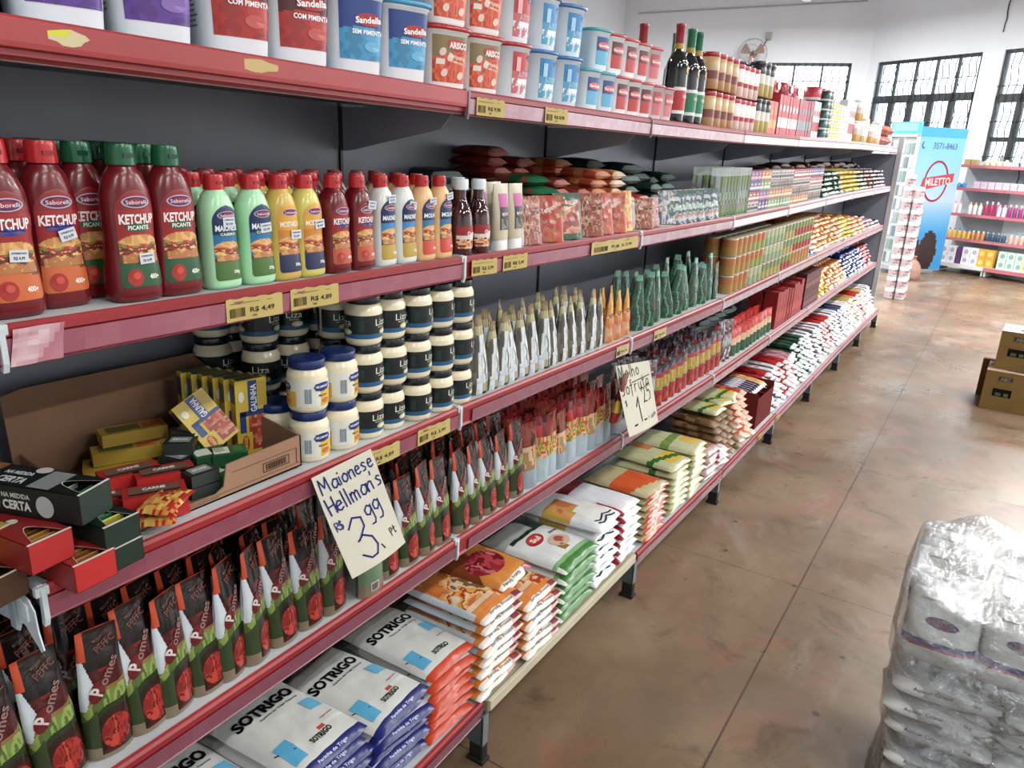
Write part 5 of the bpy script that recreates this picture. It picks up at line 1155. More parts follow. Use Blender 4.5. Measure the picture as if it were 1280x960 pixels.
BLU = '#1c2c7c'; DK = '#2c2c34'
def d1(g, mp, w, h):
    hand(g, mp, 'Maionese', .010, h - .040, .030, .0032, BLU, R(3), .60); hand(g, mp, "Hellman's", .010, h - .084, .034, .0034, BLU, R(4), .56)
    hand(g, mp, 'R$', .010, h - .118, .018, .0022, BLU, R(6), .5); hand(g, mp, '3', .034, h - .186, .080, .0038, BLU, 0); hand(g, mp, '99', .086, h - .139, .040, .0034, BLU, R(6), .62)
    hand(g, mp, ',', .088, h - .190, .038, .003, DK, 0); hand(g, mp, 'Pt', .128, h - .182, .017, .0022, DK, R(10), .6)
sheet('price_sign', (-.990, .906, .991), (-.990, 1.066, .998), (-.930, 1.103, .790), (-.930, .934, .788), d1, 'handwritten paper price sign for mayonnaise, hanging from the third tier rail')
def d2(g, mp, w, h):
    hand(g, mp, 'Molho', .012, h - .050, .046, .0034, DK, R(3), .72); ribbon(g, mp, [(.09, h - .066), (.235, h - .052)], .0034, DK)
    hand(g, mp, 'Sofruta', .010, h - .105, .046, .0034, DK, R(4), .68); hand(g, mp, '$', .02, h - .14, .02, .003, DK, 0); hand(g, mp, '1', .095, h - .205, .085, .0055, DK, R(-3)); ribbon(g, mp, [(.05, h - .212), (.145, h - .205)], .006, DK)
    hand(g, mp, '25', .15, h - .150, .058, .0042, DK, R(8), .72); hand(g, mp, ',', .158, h - .205, .04, .003, DK, 0); hand(g, mp, 'sache', .185, h - .212, .02, .002, '#4c4c6c', R(6), .55)
sheet('price_sign', (-1.0, 2.255, .905), (-.985, 2.508, .874), (-.925, 2.505, .655), (-.925, 2.222, .68), d2, 'handwritten paper price sign for sauce sachets, standing on the fourth tier rail')
P_RED = simp('red_paste_pouch', .09, .17, .04, lambda u, v: '#7c1018' if v > .45 else ('#c8b034' if v > .2 else '#a82c24'))
P_RED.put((-.99, 2.265, SZ(4, 2.26) + .085), 'dark red pouch leaning over the corner of the sachet price sign', 'pouch', None, rz=R(8), rx=R(-10), ry=R(6))
# ------------------------------------------------------------------ room
def st(name, g, mat): o = mkobj(name, g.mesh(name, mat)); o['kind'] = 'structure'; return o
# floor: worn, stained concrete slabs with sawn joints
fm = bpy.data.materials.new('worn_concrete'); fm.use_nodes = True; nt = fm.node_tree; N = nt.nodes; Lk = nt.links; bs = N['Principled BSDF']
def nd_(t, **k):
    n = N.new(t)
    for a, b_ in k.items(): n.inputs[a].default_value = b_
    return n
tc = N.new('ShaderNodeTexCoord')
def noise(scale, detail=5, rough=.6, dist=0, sx=None):
    n = nd_('ShaderNodeTexNoise', Scale=scale, Detail=detail, Roughness=rough, Distortion=dist)
    if sx:
        m = nd_('ShaderNodeMapping'); m.inputs['Scale'].default_value = sx; Lk.new(tc.outputs['Object'], m.inputs['Vector']); Lk.new(m.outputs['Vector'], n.inputs['Vector'])
    else: Lk.new(tc.outputs['Object'], n.inputs['Vector'])
    return n
def ramp(src, pts):
    r = N.new('ShaderNodeValToRGB'); e = r.color_ramp.elements
    while len(e) < len(pts): e.new(.5)
    for k, (p, c) in enumerate(pts): e[k].position = p; e[k].color = (lin(c) + (1,)) if isinstance(c, str) else (c, c, c, 1)
    Lk.new(src, r.inputs['Fac']); return r
def mix(a, b_, f, mode='MIX'):
    m = N.new('ShaderNodeMix'); m.data_type = 'RGBA'; m.blend_type = mode
    for s_, i in ((a, 6), (b_, 7)):
        if isinstance(s_, str): m.inputs[i].default_value = lin(s_) + (1,)
        else: Lk.new(s_, m.inputs[i])
    if isinstance(f, float): m.inputs[0].default_value = f
    else: Lk.new(f, m.inputs[0])
    return m.outputs[2]
c1 = ramp(noise(1.1, 6, .6, .4).outputs['Fac'], [(.3, '#735e48'), (.5, '#867058'), (.7, '#9a876e')]).outputs['Color']
c1 = mix(c1, '#a3685a', ramp(noise(2.6, 4, .6, 1.2).outputs['Fac'], [(.54, 0), (.66, .38)]).outputs['Color'])
c1 = mix(c1, '#4c3c2e', ramp(noise(5, 6, .7, .8).outputs['Fac'], [(.54, 0), (.70, .6)]).outputs['Color'])
c1 = mix(c1, '#b8b4b0', ramp(noise(1.7, 5, .7, .5, (1, .5, 1)).outputs['Fac'], [(.56, 0), (.72, .4)]).outputs['Color'])
vo = nd_('ShaderNodeTexVoronoi', Scale=7.0, Randomness=1.0); Lk.new(tc.outputs['Object'], vo.inputs['Vector'])
c1 = mix(c1, '#4a3426', ramp(vo.outputs['Distance'], [(.06, .75), (.10, 0)]).outputs['Color'])
sep = N.new('ShaderNodeSeparateXYZ'); Lk.new(tc.outputs['Object'], sep.inputs[0])
def joint(out, off, width=.0032):
    a = N.new('ShaderNodeMath'); a.operation = 'ADD'; a.inputs[1].default_value = off; Lk.new(out, a.inputs[0])
    p = N.new('ShaderNodeMath'); p.operation = 'PINGPONG'; p.inputs[1].default_value = .71; Lk.new(a.outputs[0], p.inputs[0])
    q = N.new('ShaderNodeMath'); q.operation = 'LESS_THAN'; q.inputs[1].default_value = width; Lk.new(p.outputs[0], q.inputs[0]); return q.outputs[0]
jx = joint(sep.outputs['X'], .405 + 14.2); jy = joint(sep.outputs['Y'], -2.83 + 14.2, .0022)
jm = N.new('ShaderNodeMath'); jm.operation = 'MAXIMUM'; Lk.new(jx, jm.inputs[0]); Lk.new(jy, jm.inputs[1])
jh = N.new('ShaderNodeMath'); jh.operation = 'MULTIPLY'; jh.inputs[1].default_value = .75; Lk.new(jm.outputs[0], jh.inputs[0])
c1 = mix(c1, '#3c2e26', jh.outputs[0]); Lk.new(c1, bs.inputs['Base Color'])
rr = N.new('ShaderNodeMapRange'); Lk.new(noise(2.2, 5, .6, .5).outputs['Fac'], rr.inputs['Value']); rr.inputs['From Min'].default_value = .35; rr.inputs['From Max'].default_value = .7; rr.inputs['To Min'].default_value = .46; rr.inputs['To Max'].default_value = .20
Lk.new(rr.outputs['Result'], bs.inputs['Roughness'])
bp = nd_('ShaderNodeBump', Strength=.12, Distance=.004); Lk.new(noise(14, 6, .6).outputs['Fac'], bp.inputs['Height']); Lk.new(bp.outputs['Normal'], bs.inputs['Normal'])
g = G(); g.box(-7, 6.5, -3, 18, -.1, 0, '#808080'); st('floor', g, fm)
WH = '#e8ecf2'
# far walls: one square to the gondola, one at an angle behind the cooler
P1, P2, P3 = (-7.0, 14.683), (-2.595, 15.51), (3.2, 11.09)
def wallrun(name, A, B, H, holes, th=.16):
    """wall from A to B with rectangular openings (s0,s1,z0,z1)"""
    L = math.hypot(B[0] - A[0], B[1] - A[1]); ux, uy = (B[0] - A[0]) / L, (B[1] - A[1]) / L; nx, ny = -uy, ux
    g = G()
    def blk_(s0, s1, z0, z1):
        vs = [(A[0] + ux * s + nx * t, A[1] + uy * s + ny * t, z) for z in (z0, z1) for t in (0, th) for s in (s0, s1)]
        g.add(vs, [(0, 2, 3, 1), (4, 5, 7, 6), (0, 1, 5, 4), (2, 6, 7, 3), (0, 4, 6, 2), (1, 3, 7, 5)], WH)
    s = 0
    for a, b_, z0, z1 in sorted(holes):
        blk_(s, a, 0, H); blk_(a, b_, 0, z0); blk_(a, b_, z1, H); s = b_
    blk_(s, L, 0, H); st(name, g, WALLM)
    return lambda s, t, z: (A[0] + ux * s + nx * t, A[1] + uy * s + ny * t, z)
HC = 4.3
m1 = wallrun('wall_back', P1, P2, HC, [(1.824, 4.21, 1.95, 3.17)])
m2 = wallrun('wall_back_angled', P2, P3, HC, [(.215, 2.243, 1.85, 3.17), (2.60, 4.6, 1.2, 3.17)])
FC = '#454c4c'
def window(name, mp, s0, s1, z0, z1, nc, rows, bars=True, extra=None):
    g = G(); t0, t1 = .03, .07
    def blk_(a, b_, c, d, u=t0, v=t1, col=FC):
        vs = [mp(s, t, z) for z in (c, d) for t in (u, v) for s in (a, b_)]
        g.add(vs, [(0, 2, 3, 1), (4, 5, 7, 6), (0, 1, 5, 4), (2, 6, 7, 3), (0, 4, 6, 2), (1, 3, 7, 5)], col)
    w = .035
    blk_(s0, s1, z1 - .05, z1); blk_(s0, s1, z0, z0 + .05); blk_(s0, s0 + .05, z0, z1); blk_(s1 - .05, s1, z0, z1)
    for i in range(1, nc): s = s0 + (s1 - s0) * i / nc; blk_(s - w / 2, s + w / 2, z0, z1)
    for zr in rows: blk_(s0, s1, zr - .045, zr + .02)
    if rows:
        for i in range(nc):   # heavier casements below the fanlights
            a, b_ = s0 + (s1 - s0) * i / nc, s0 + (s1 - s0) * (i + 1) / nc
            blk_(a, a + .055, z0, rows[0], .02, .06); blk_(b_ - .055, b_, z0, rows[0], .02, .06); blk_(a, b_, rows[0] - .10, rows[0], .02, .06)
    fr = mkobj(name, g.mesh(name, FRAMEM)); fr['kind'] = 'structure'
    g = G(); g.add([mp(s0, .055, z0), mp(s1, .055, z0), mp(s1, .055, z1), mp(s0, .055, z1), mp(s0, .059, z0), mp(s1, .059, z0), mp(s1, .059, z1), mp(s0, .059, z1)], [(0, 1, 2, 3), (7, 6, 5, 4)], '#ffffff')
    mkobj('pane', g.mesh('pane', PANE), fr)
    if bars:
        g = G(); r = .007
        n = int((s1 - s0) / .12)
        for i in range(n + 1):
            s = s0 + .06 + (s1 - s0 - .12) * i / n
            g.tube([mp(s + .02 * ((k % 2) * 2 - 1), .0, z0 + (z1 - z0) * k / 9) for k in range(10)], r, '#3a4244', 4)
        for k in range(1, 4): g.tube([mp(s0, .0, z0 + (z1 - z0) * k / 4), mp(s1, .0, z0 + (z1 - z0) * k / 4)], r, '#3a4244', 4)
        mkobj('security_bars', g.mesh('security_bars', FRAMEM), fr)
    return fr
PANE = bpy.data.materials.new('window_glass'); PANE.use_nodes = True; pn = PANE.node_tree
b_ = pn.nodes['Principled BSDF']; b_.inputs['Roughness'].default_value = .0; b_.inputs['Transmission Weight'].default_value = 1; b_.inputs['IOR'].default_value = 1.02; b_.inputs['Base Color'].default_value = (.95, .98, 1, 1)
window('window_1', m1, 1.824, 4.21, 1.95, 3.17, 5, [])
window('window_2', m2, .215, 2.243, 1.85, 3.17, 5, [2.60])
window('window_3', m2, 2.60, 4.6, 1.2, 3.17, 5, [2.55, 1.95])
g = G(); g.box(-7.1, -6.95, -3, 15.2, 0, HC, WH); st('wall_left', g, WALLM)
g = G(); g.box(-7, 6.5, -3, 18, HC, HC + .1, '#cfd2d4'); st('ceiling', g, WALLM)
g = G(); g.box(5.4, 5.55, -3, 12, 0, HC, WH); st('wall_right', g, WALLM)
g = G(); g.box(-7, 5.5, -3.1, -2.95, 0, HC, WH); st('wall_front', g, WALLM)
# conduit on the far wall and a cable
g = G(); g.tube([m1(.3, -.02, 4.02), m1(4.3, -.02, 4.16)], .012, '#b9bdc4', 6); o = mkobj('wall_conduit', g.mesh('wall_conduit', PLASTIC)); tag(o, 'thin white conduit running high along the far wall', 'conduit')
g = G(); g.tube([m2(2.52 + .01 * sin(k * 2), -.012, 3.95 - .09 * k) if k else m2(2.56, -.012, 3.98) for k in range(7)], .008, '#3a3c40', 5); o = mkobj('wall_cable', g.mesh('wall_cable', PLASTIC)); tag(o, 'short dark cable dangling on the angled wall above the last window', 'cable')
# wall fan
fan = bpy.data.objects.new('wall_fan', None); COL.objects.link(fan); tag(fan, 'oscillating fan with wire cage mounted above the far window', 'fan'); fx, fy, fz = -4.44, 14.82, 3.27
g = G(); g.tube([(fx + .15, fy + .30, fz + .32), (fx + .1, fy + .15, fz + .12), (fx + .03, fy + .05, fz)], .012, '#8a8484', 6); g.box(fx + .1, fx + .2, fy + .26, fy + .34, fz + .27, fz + .40, '#b9b4b0', .01); mkobj('arm', g.mesh('arm', PLASTIC), fan)
g = G(); g.lathe([(.03, -.05), (.06, -.02), (.065, .06), (.04, .10)], '#8c6c5c', 14); g.xform(lambda v: (fx + v[0], fy - v[2] * .9 + .05, fz + v[1])); mkobj('motor', g.mesh('motor', PLASTIC), fan)
g = G()
for k in range(3):
    a0 = 2 * pi * k / 3 + .5
    g.grid(4, 6, lambda u, v: (fx + (.03 + .19 * v) * cos(a0 + (u - .5) * .9), fy - .06 + .03 * (u - .5), fz + (.03 + .19 * v) * sin(a0 + (u - .5) * .9)), '#a88c78')
    g.grid(4, 6, lambda u, v: (fx + (.03 + .19 * v) * cos(a0 - (u - .5) * .9), fy - .057 - .03 * (u - .5), fz + (.03 + .19 * v) * sin(a0 - (u - .5) * .9)), '#a88c78')
mkobj('blades', g.mesh('blades', PLASTIC), fan)
g = G()
for rr_, dd in ((.26, 0), (.255, .05), (.255, -.05), (.15, -.075), (.07, -.085)): g.tube([(fx + rr_ * cos(2 * pi * i / 28), fy - .06 + dd, fz + rr_ * sin(2 * pi * i / 28)) for i in range(29)], .0035, '#b8b4b4', 4)
for i in range(20):
    a = 2 * pi * i / 20; g.tube([(fx + .06 * cos(a), fy - .145, fz + .06 * sin(a)), (fx + .2 * cos(a), fy - .125, fz + .2 * sin(a)), (fx + .26 * cos(a), fy - .06, fz + .26 * sin(a)), (fx + .2 * cos(a), fy, fz + .2 * sin(a))], .002, '#c4c0c0', 3)
mkobj('cage', g.mesh('cage', METAL), fan)

# ------------------------------------------------------------------ drinks cooler
a = R(50); CX, CY = -1.235, 12.35; d1_ = (cos(a), sin(a)); d2_ = (-sin(a), cos(a)); WS, WF, HF = .80, .55, 2.10
def F(s, f, z, o=0, of=0): return (CX + d1_[0] * (s) + d2_[0] * (f) + d2_[0] * (-o) + d1_[0] * (-of), CY + d1_[1] * s + d2_[1] * f - d2_[1] * o - d1_[1] * of, z)
root = bpy.data.objects.new('drinks_cooler', None); COL.objects.link(root); tag(root, 'upright drinks cooler with printed blue side panel and glass door', 'cooler')
g = G()
vs = [F(s, f, z) for z in (.06, HF - .06) for f in (0, WF) for s in (0, WS)]
g.add(vs, [(0, 2, 3, 1), (4, 5, 7, 6), (0, 1, 5, 4), (2, 6, 7, 3), (0, 4, 6, 2), (1, 3, 7, 5)], ['#8a8f94', '#4ab4d6', '#7fa8c0', '#7fa8c0', '#c2cdd2', '#9aa4aa'])
mkobj('cabinet', g.mesh('cabinet', PLASTIC), root)
# printed side panel: this face looks toward the aisle (outward direction is -d2)
def side(u, v):
    if v > .93: return '#2fa0cc'
    if v > .5: return hexmix('#a8bcd0', '#6cb4d8', min(1, (v - .5) / .43)) 
    c = hexmix('#2c94cc', '#a8bcd0', max(0, min(1, (v - .24) / .26)))
    # scoops
    for cx_, cv, r_, col in ((.25, .10, .20, '#4a2a34'), (.62, .13, .2, '#3c2028'), (-.02, .16, .14, '#c89aa0'), (.28, .21, .08, '#d8d4dc')):
        if (u - cx_) ** 2 / r_ ** 2 + (v - cv) ** 2 / (r_ * .75) ** 2 < 1: return col
    return c
g = G(); g.grid(30, 60, lambda u, v: F(WS * u, 0, .08 + (HF - .14) * v, .004), side)
mp = lambda aa, bb: F(aa, 0, bb, .007)
text(g, '3571-8463', mp, WS * .56, HF - .30, .085, '#4c6484', .42, .01)
ribbon(g, mp, [(.06, HF - .26), (.045, HF - .30), (.06, HF - .34), (.085, HF - .335)], .018, '#4c6484')
LX, LZ = WS * .50, HF - .78
pts = [(LX + .20 * cos(2 * pi * i / 36), LZ + .27 * sin(2 * pi * i / 36)) for i in range(37)]; ribbon(g, mp, pts, .028, '#a82c38')
mp3 = lambda aa, bb: F(aa, 0, bb, .010)
g.add([mp3(LX - .27, LZ - .14), mp3(LX + .30, LZ + .0), mp3(LX + .30, LZ + .12), mp3(LX - .23, LZ + .04)], [(0, 1, 2, 3)], '#b83844'); text(g, 'MILETTO', lambda aa, bb: F(aa, 0, bb, .013), LX + .03, LZ + .0, .10, '#e0c8cc', .44, .02, R(4))
mkobj('side_print', g.mesh('side_print', PRINT), root)
g = G()   # canopy and door frame on the front, facing -d1
for (f0, f1, z0, z1, o0, c) in ((0, WF, HF - .16, HF, .03, '#58bcd4'), (0, .04, .12, HF - .16, .03, '#d4dcde'), (WF - .04, WF, .12, HF - .16, .03, '#d4dcde'), (0, WF, .06, .12, .03, '#b8c0c4'), (0, WF, HF - .20, HF - .16, .03, '#d4dcde')):
    vs = [F(0, f, z, 0, o) for z in (z0, z1) for o in (0, o0) for f in (f0, f1)]
    g.add(vs, [(0, 2, 3, 1), (4, 5, 7, 6), (0, 1, 5, 4), (2, 6, 7, 3), (0, 4, 6, 2), (1, 3, 7, 5)], c)
mkobj('door_frame', g.mesh('door_frame', PLASTIC), root)
g = G()
for r_ in range(9):
    for c in range(6):
        z = .16 + r_ * .19; f = .07 + c * .085
        col = ['#9cb4b8', '#c8d4d4', '#7c94a0', '#d4dcdc', '#88a4a0'][(r_ * 3 + c) % 5]
        vs = [F(.0, ff, zz, 0, o) for zz in (z, z + .14) for o in (.002, .008) for ff in (f, f + .06)]
        g.add(vs, [(0, 2, 3, 1), (4, 5, 7, 6), (0, 1, 5, 4), (2, 6, 7, 3), (0, 4, 6, 2), (1, 3, 7, 5)], col)
mkobj('bottles_behind_door', g.mesh('bottles_behind_door', GLASSB), root)
g = G(); vs = [F(-.3 * 0, WF * .5 + .0, HF)]; 
for k, (sx_, c) in enumerate(((0, '#e4e8e8'),)): g.add([F(0, .05, HF - .02, 0, .031), F(0, WF - .05, HF - .02, 0, .031), F(0, WF - .05, HF - .12, 0, .031), F(0, .05, HF - .12, 0, .031)], [(3, 2, 1, 0)], '#8ccfe0')  # plain pale cyan panel on the canopy front
mkobj('header_panel', g.mesh('header_panel', PLASTIC), root)
# ------------------------------------------------------------------ toiletries rack along the angled wall
A0 = (-.80, 13.50); A1 = (1.35, 12.65); L_ = math.hypot(A1[0] - A0[0], A1[1] - A0[1]); ux, uy = (A1[0] - A0[0]) / L_, (A1[1] - A0[1]) / L_; nx, ny = uy, -ux   # outward toward aisle
def Q(s, o, z): return (A0[0] + ux * s + nx * o, A0[1] + uy * s + ny * o, z)
ang_q = math.atan2(uy, ux)
for b in range(2):
    r = bpy.data.objects.new('wall_rack', None); COL.objects.link(r); tag(r, ['pink edged shelf rack of toiletries with a white lowest ledge, beside the cooler', 'pink edged shelf rack of toiletries running past the white ledge one'][b], 'shelf rack', 'toiletries racks along the angled wall')
    s0, s1 = (0, .72) if b == 0 else (.72, 2.2)
    def blk_(g, a_, b__, o0, o1, c, d, col):
        vs = [Q(s, o, z) for z in (c, d) for o in (o1, o0) for s in (a_, b__)]
        g.add(vs, [(0, 2, 3, 1), (4, 5, 7, 6), (0, 1, 5, 4), (2, 6, 7, 3), (0, 4, 6, 2), (1, 3, 7, 5)], col)
    g = G(); blk_(g, s0, s1, -.36, -.34, .05, 1.62, '#b8bfc8'); mkobj('back_panel', g.mesh('back_panel', PAINT), r)
    for z in (1.56, 1.235, .865, .505):
        g = G(); blk_(g, s0 + .004, s1 - .004, -.34, 0, z - .02, z, '#c8ccd0'); blk_(g, s0 + .004, s1 - .004, 0, .006, z - .035, z + .006, '#cf7f8c'); mkobj('shelf', g.mesh('shelf', PAINT), r)
    g = G(); cbt = '#dcdcdc' if b == 0 else '#cf7c88'; blk_(g, s0 + .004, s1 - .004, -.34, .10, .12, .14, '#d0d2d4'); blk_(g, s0 + .004, s1 - .004, .10, .106, .09, .145, cbt); mkobj('shelf', g.mesh('shelf', PAINT), r)
    for s in (s0 + .02, s1 - .02):
        g = G(); blk_(g, s - .012, s + .012, -.3, .09, 0.012, .12, '#c8cccc'); blk_(g, s - .01, s + .01, .05, .09, 0, .012, '#303030'); mkobj('foot', g.mesh('foot', PAINT), r)
def rackrow(z, items, grp):
    for k, (P, s0, s1, pitch, lb, cat, lay, lh) in enumerate(items):
        s = s0; i = 0
        while s < s1:
            for l in range(lay):
                x, y, zz = Q(s, -.07 if z > .2 else .02, z + .001 + l * lh)
                P.put((x, y, zz), '%s, %s along its shelf, %s layer' % (lb, ORD[i % 39], LAY[l]), cat, grp, rz=ang_q - pi / 2)
            s += pitch; i += 1
def fpk(w, h, d, c, s=None): return Proto('toilet_roll_pack', carton(w, d, h, [c] * 6, (lambda g, mp: (disc(g, mp, 0, h * .5, w * .28, h * .28, s, 12))) if s else None, SACK, name='toilet_roll_pack'))
TW_, TY, TM, TP, TC = fpk(.11, .125, .12, '#e4e6ea', '#b8b4c8'), fpk(.11, .125, .12, '#e0ac2c', '#f0d070'), fpk(.11, .125, .12, '#c8dcd4', '#90b8ac'), fpk(.06, .125, .12, '#7c4c86', None), fpk(.11, .125, .12, '#e0dca0', '#c8c068')
rackrow(.14, [(TW_, .08, .26, .115, 'white toilet roll pack', 'roll pack', 2, .127), (TP, .30, .34, .08, 'purple toilet roll pack', 'roll pack', 2, .127), (TW_, .40, .56, .115, 'white toilet roll pack past the purple one', 'roll pack', 2, .127), (TY, .62, .84, .115, 'yellow toilet roll pack', 'roll pack', 2, .127), (TM, .90, 1.14, .115, 'mint toilet roll pack', 'roll pack', 2, .127), (TC, 1.22, 2.1, .115, 'cream toilet roll pack', 'roll pack', 2, .127)], 'toilet roll packs on the lowest ledge')
def sbt(h, c, cap, r=.028): 
    g = G().lathe([(r * .9, 0), (r, .006), (r, h * .72), (r * .55, h * .82)], c, 12); gc = G().lathe([(r * .5, h * .8), (r * .5, h), (r * .4, h + .002)], cap, 10)
    return Proto('toiletry_bottle', g.mesh('toiletry_bottle', PLASTIC), [('cap', gc.mesh('cap', PLASTIC))])
B1, B2, B3, B4, B5 = sbt(.17, '#e4d4dc', '#d8a0b4'), sbt(.20, '#c02c70', '#d8d0d8'), sbt(.18, '#a83c84', '#e0c8d8'), sbt(.17, '#e8e4e0', '#c8b45c'), sbt(.19, '#c8dce4', '#d8e4ec', .036)
rackrow(.505, [(sbt(.14, '#d8b03c', '#3c8cc0'), .06, .35, .07, 'yellow and blue toiletry bottle', 'bottle', 1, 0), (sbt(.13, '#c8884c', '#e0d4c0'), .40, .55, .07, 'amber toiletry bottle', 'bottle', 1, 0), (sbt(.13, '#3c5c74', '#8ca0ac', .032), .60, .85, .075, 'dark blue toiletry bottle', 'bottle', 1, 0), (sbt(.16, '#dcb0a4', '#38a4ac'), .92, 1.5, .072, 'pink toiletry bottle with teal head', 'bottle', 1, 0), (sbt(.16, '#a48cb8', '#d0c4dc'), 1.52, 2.1, .075, 'lilac toiletry bottle', 'bottle', 1, 0)], 'toiletries on the second lowest shelf')
rackrow(.865, [(B1, .06, .2, .07, 'pale pink lotion bottle', 'bottle', 1, 0), (B4, .28, .45, .07, 'cream lotion bottle', 'bottle', 1, 0), (B2, .50, .66, .075, 'magenta lotion bottle', 'bottle', 1, 0), (B1, .68, .76, .07, 'pale pink lotion bottle between magenta ones', 'bottle', 1, 0), (B3, .82, 1.08, .072, 'purple pink lotion bottle', 'bottle', 1, 0), (sbt(.10, '#6cb8cc', '#a8d4e0', .04), 1.15, 1.38, .085, 'aqua jar', 'jar', 1, 0), (B5, 1.45, 2.1, .08, 'pale blue lotion bottle', 'bottle', 1, 0)], 'lotions on the middle shelf')
rackrow(1.235, [(sbt(.07, '#3c8cc4', '#4c9cd0', .034), .05, .2, .075, 'blue flat jar', 'jar', 1, 0), (Proto('soap_box', carton(.09, .07, .05, ['#dcc8d8'] * 6, name='soap_box')), .30, .98, .1, 'pale soap box', 'soap box', 2, .052), (Proto('soap_box', carton(.07, .07, .13, ['#e0a890'] * 6, name='soap_box')), 1.04, 1.2, .08, 'peach soap box', 'soap box', 1, 0), (Proto('soap_box', carton(.09, .07, .06, ['#c8d4d4'] * 6, name='soap_box')), 1.25, 2.1, .1, 'grey soap box', 'soap box', 2, .062)], 'soaps on the upper shelf')
rackrow(1.56, [(Proto('soap_box', carton(.09, .08, .08, ['#b8a470'] * 6, name='soap_box')), .10, .3, .1, 'tan box', 'box', 1, 0), (sbt(.09, '#d8d4b4', '#c8bc8c', .04), .38, .7, .085, 'cream jar', 'jar', 1, 0), (sbt(.16, '#7c8c84', '#4c6458', .026), .56, .62, .07, 'tall grey bottle', 'bottle', 1, 0), (sbt(.10, '#d8a4b0', '#c87c90', .045), .98, 1.15, .095, 'pink jar', 'jar', 1, 0), (sbt(.09, '#dcdce0', '#c4c8d0', .04), 1.22, 2.1, .09, 'white jar', 'jar', 1, 0)], 'boxes and jars on top of the rack')
# ------------------------------------------------------------------ tower of tubs at the gondola end
tub = cyl('white_tub', .053, .118, [(.15, '#d8d8dc'), (.75, '#d0c4c8'), (1, '#e4e4e6')], '#eceef0', 18)
gg = G(); gg.grid(8, 4, lambda u, v: (.0545 * cos((u - .5) * 1.8 - .7), .0545 * sin((u - .5) * 1.8 - .7), .03 + .055 * v), lambda u, v: pal(u, v, ['#a87c84', '#c0a0a4', '#8c6c74', '#d0c4c8'], 3, 2)); tub.parts.append(('label', gg.mesh('label', PRINT)))
for c in range(2):
    for f in range(3):
        for l in range(11 - (c == 1) - f):
            tub.put((-1.035 + c * .112, 10.15 + f * .112, .001 + l * .1305), 'lidded white tub in the tower, %s column, %s file, %s layer' % (ORD[c], FILE[f], LAY[l]), 'tub', 'tower of white tubs past the gondola end', rz=R(ru(-20, 20)))
# goods standing against the end panel
enb = [crt('end_carton', .10, .16, .12, c, s) for c, s in (('#c8a49c', '#b85044'), ('#d0b8b4', '#c06a58'), ('#c4a088', '#a84438'))]
for l in range(12):
    enb[l % 3].put((-1.03, 8.46 + .0, .001 + l * .121), 'pinkish carton stacked against the end panel, %s layer' % LAY[l], 'carton', 'cartons against the end panel', rz=R(70 + ru(-4, 4)))
g = G(); n = 12
g.grid(12, 8, lambda u, v: (-.925 + .02 * sin(u * 2 * pi) * (1 - .3 * v) * .9, 8.33 + .02 * cos(u * 2 * pi) * .9, .004 + .11 * v), '#c8c020'); g.poly([(-.95, 8.30), (-.90, 8.30), (-.90, 8.36), (-.95, 8.36)], 2, .001, .006, '#c8c020')
o = mkobj('yellow_sleeve', g.mesh('yellow_sleeve', PLASTIC)); tag(o, 'yellow plastic sleeve standing by the last shelf foot', 'plastic sleeve')
# onion sack beside the cooler
b = Body([(0, .17, .19, 2), (.06, .21, .23, 2), (.2, .2, .22, 2), (.32, .13, .14, 2), (.38, .04, .05, 2), (.44, .07, .08, 2)]); g = G(); b.mesh(g, '#a88878', 20, 3)
g.V = [(x * .6 + .008 * math.sin(y * 60 + z * 40) - 1.0, y * .6 + 12.0, z * .75) for x, y, z in g.V]; o = mkobj('produce_sack', g.mesh('produce_sack', CARD)); tag(o, 'tied beige sack slumped on the floor before the cooler', 'sack')
# ------------------------------------------------------------------ cardboard boxes on the floor
def cbox(name, loc, w, d, h, rz, label, open_=False):
    g = G(); KB = '#8e7440'
    g.box(-.0, w, 0, d, 0, h, [KB, '#c2a890' if not open_ else '#c8ccd0', KB, KB, KB, KB], 0)
    g.box(0, w, d * .5 - .004, d * .5 + .004, h, h + .0015, '#a8906c')
    mp = lambda a, b: (a, -.001, b)
    rect(g, mp, w * .18, w * .38, h * .76, h * .88, '#54505c', 1, 1); text(g, 'ABC', lambda a, b: (a, -.002, b), w * .28, h * .82, h * .09, '#a09060', w * .14, .02)
    rect(g, mp, .004, w - .004, h * .60, h * .605, '#7a6236', 1, 1)
    mt = lambda a, b: (a, b, h + .002)
    disc(g, mt, w * .45, d * .3, w * .22, d * .12, '#4c5078', 16); text(g, 'Coco', lambda a, b: (a, b, h + .003), w * .45, d * .3, d * .13, '#d8c8b8', w * .3, .02)
    o = mkobj(name, g.mesh(name, CARD)); o.location = loc; o.rotation_euler = (0, 0, rz); tag(o, label, 'box', 'cardboard boxes on the floor')
    g = G(); g.box(w * .14, w * .40, -.0015, .001, h * .36, h * .56, '#12140f'); g.box(w * .18, w * .26, -.002, .0, h * .38, h * .46, '#5c6c4c'); g.box(w * .30, w * .36, -.002, .0, h * .38, h * .46, '#6c7a58')
    mkobj('hand_hole', g.mesh('hand_hole', CARD), o)
cbox('cardboard_box', (.078, 5.955, .001), .42, .30, .268, R(-2), 'brown cardboard box at the bottom of the pair on the floor')
cbox('cardboard_box', (.112, 6.03, .272), .42, .30, .26, R(-3), 'brown cardboard box stacked on top of the other, pale lid', True)
g = G(); g.box(0, .34, 0, .05, 0, .27, '#84603c'); o = mkobj('cardboard_box', g.mesh('cardboard_box', CARD)); o.location = (.045, 6.29, .001); o.rotation_euler = (0, 0, R(-4)); tag(o, 'flattened reddish cardboard box standing behind the stacked pair', 'box', 'cardboard boxes on the floor')
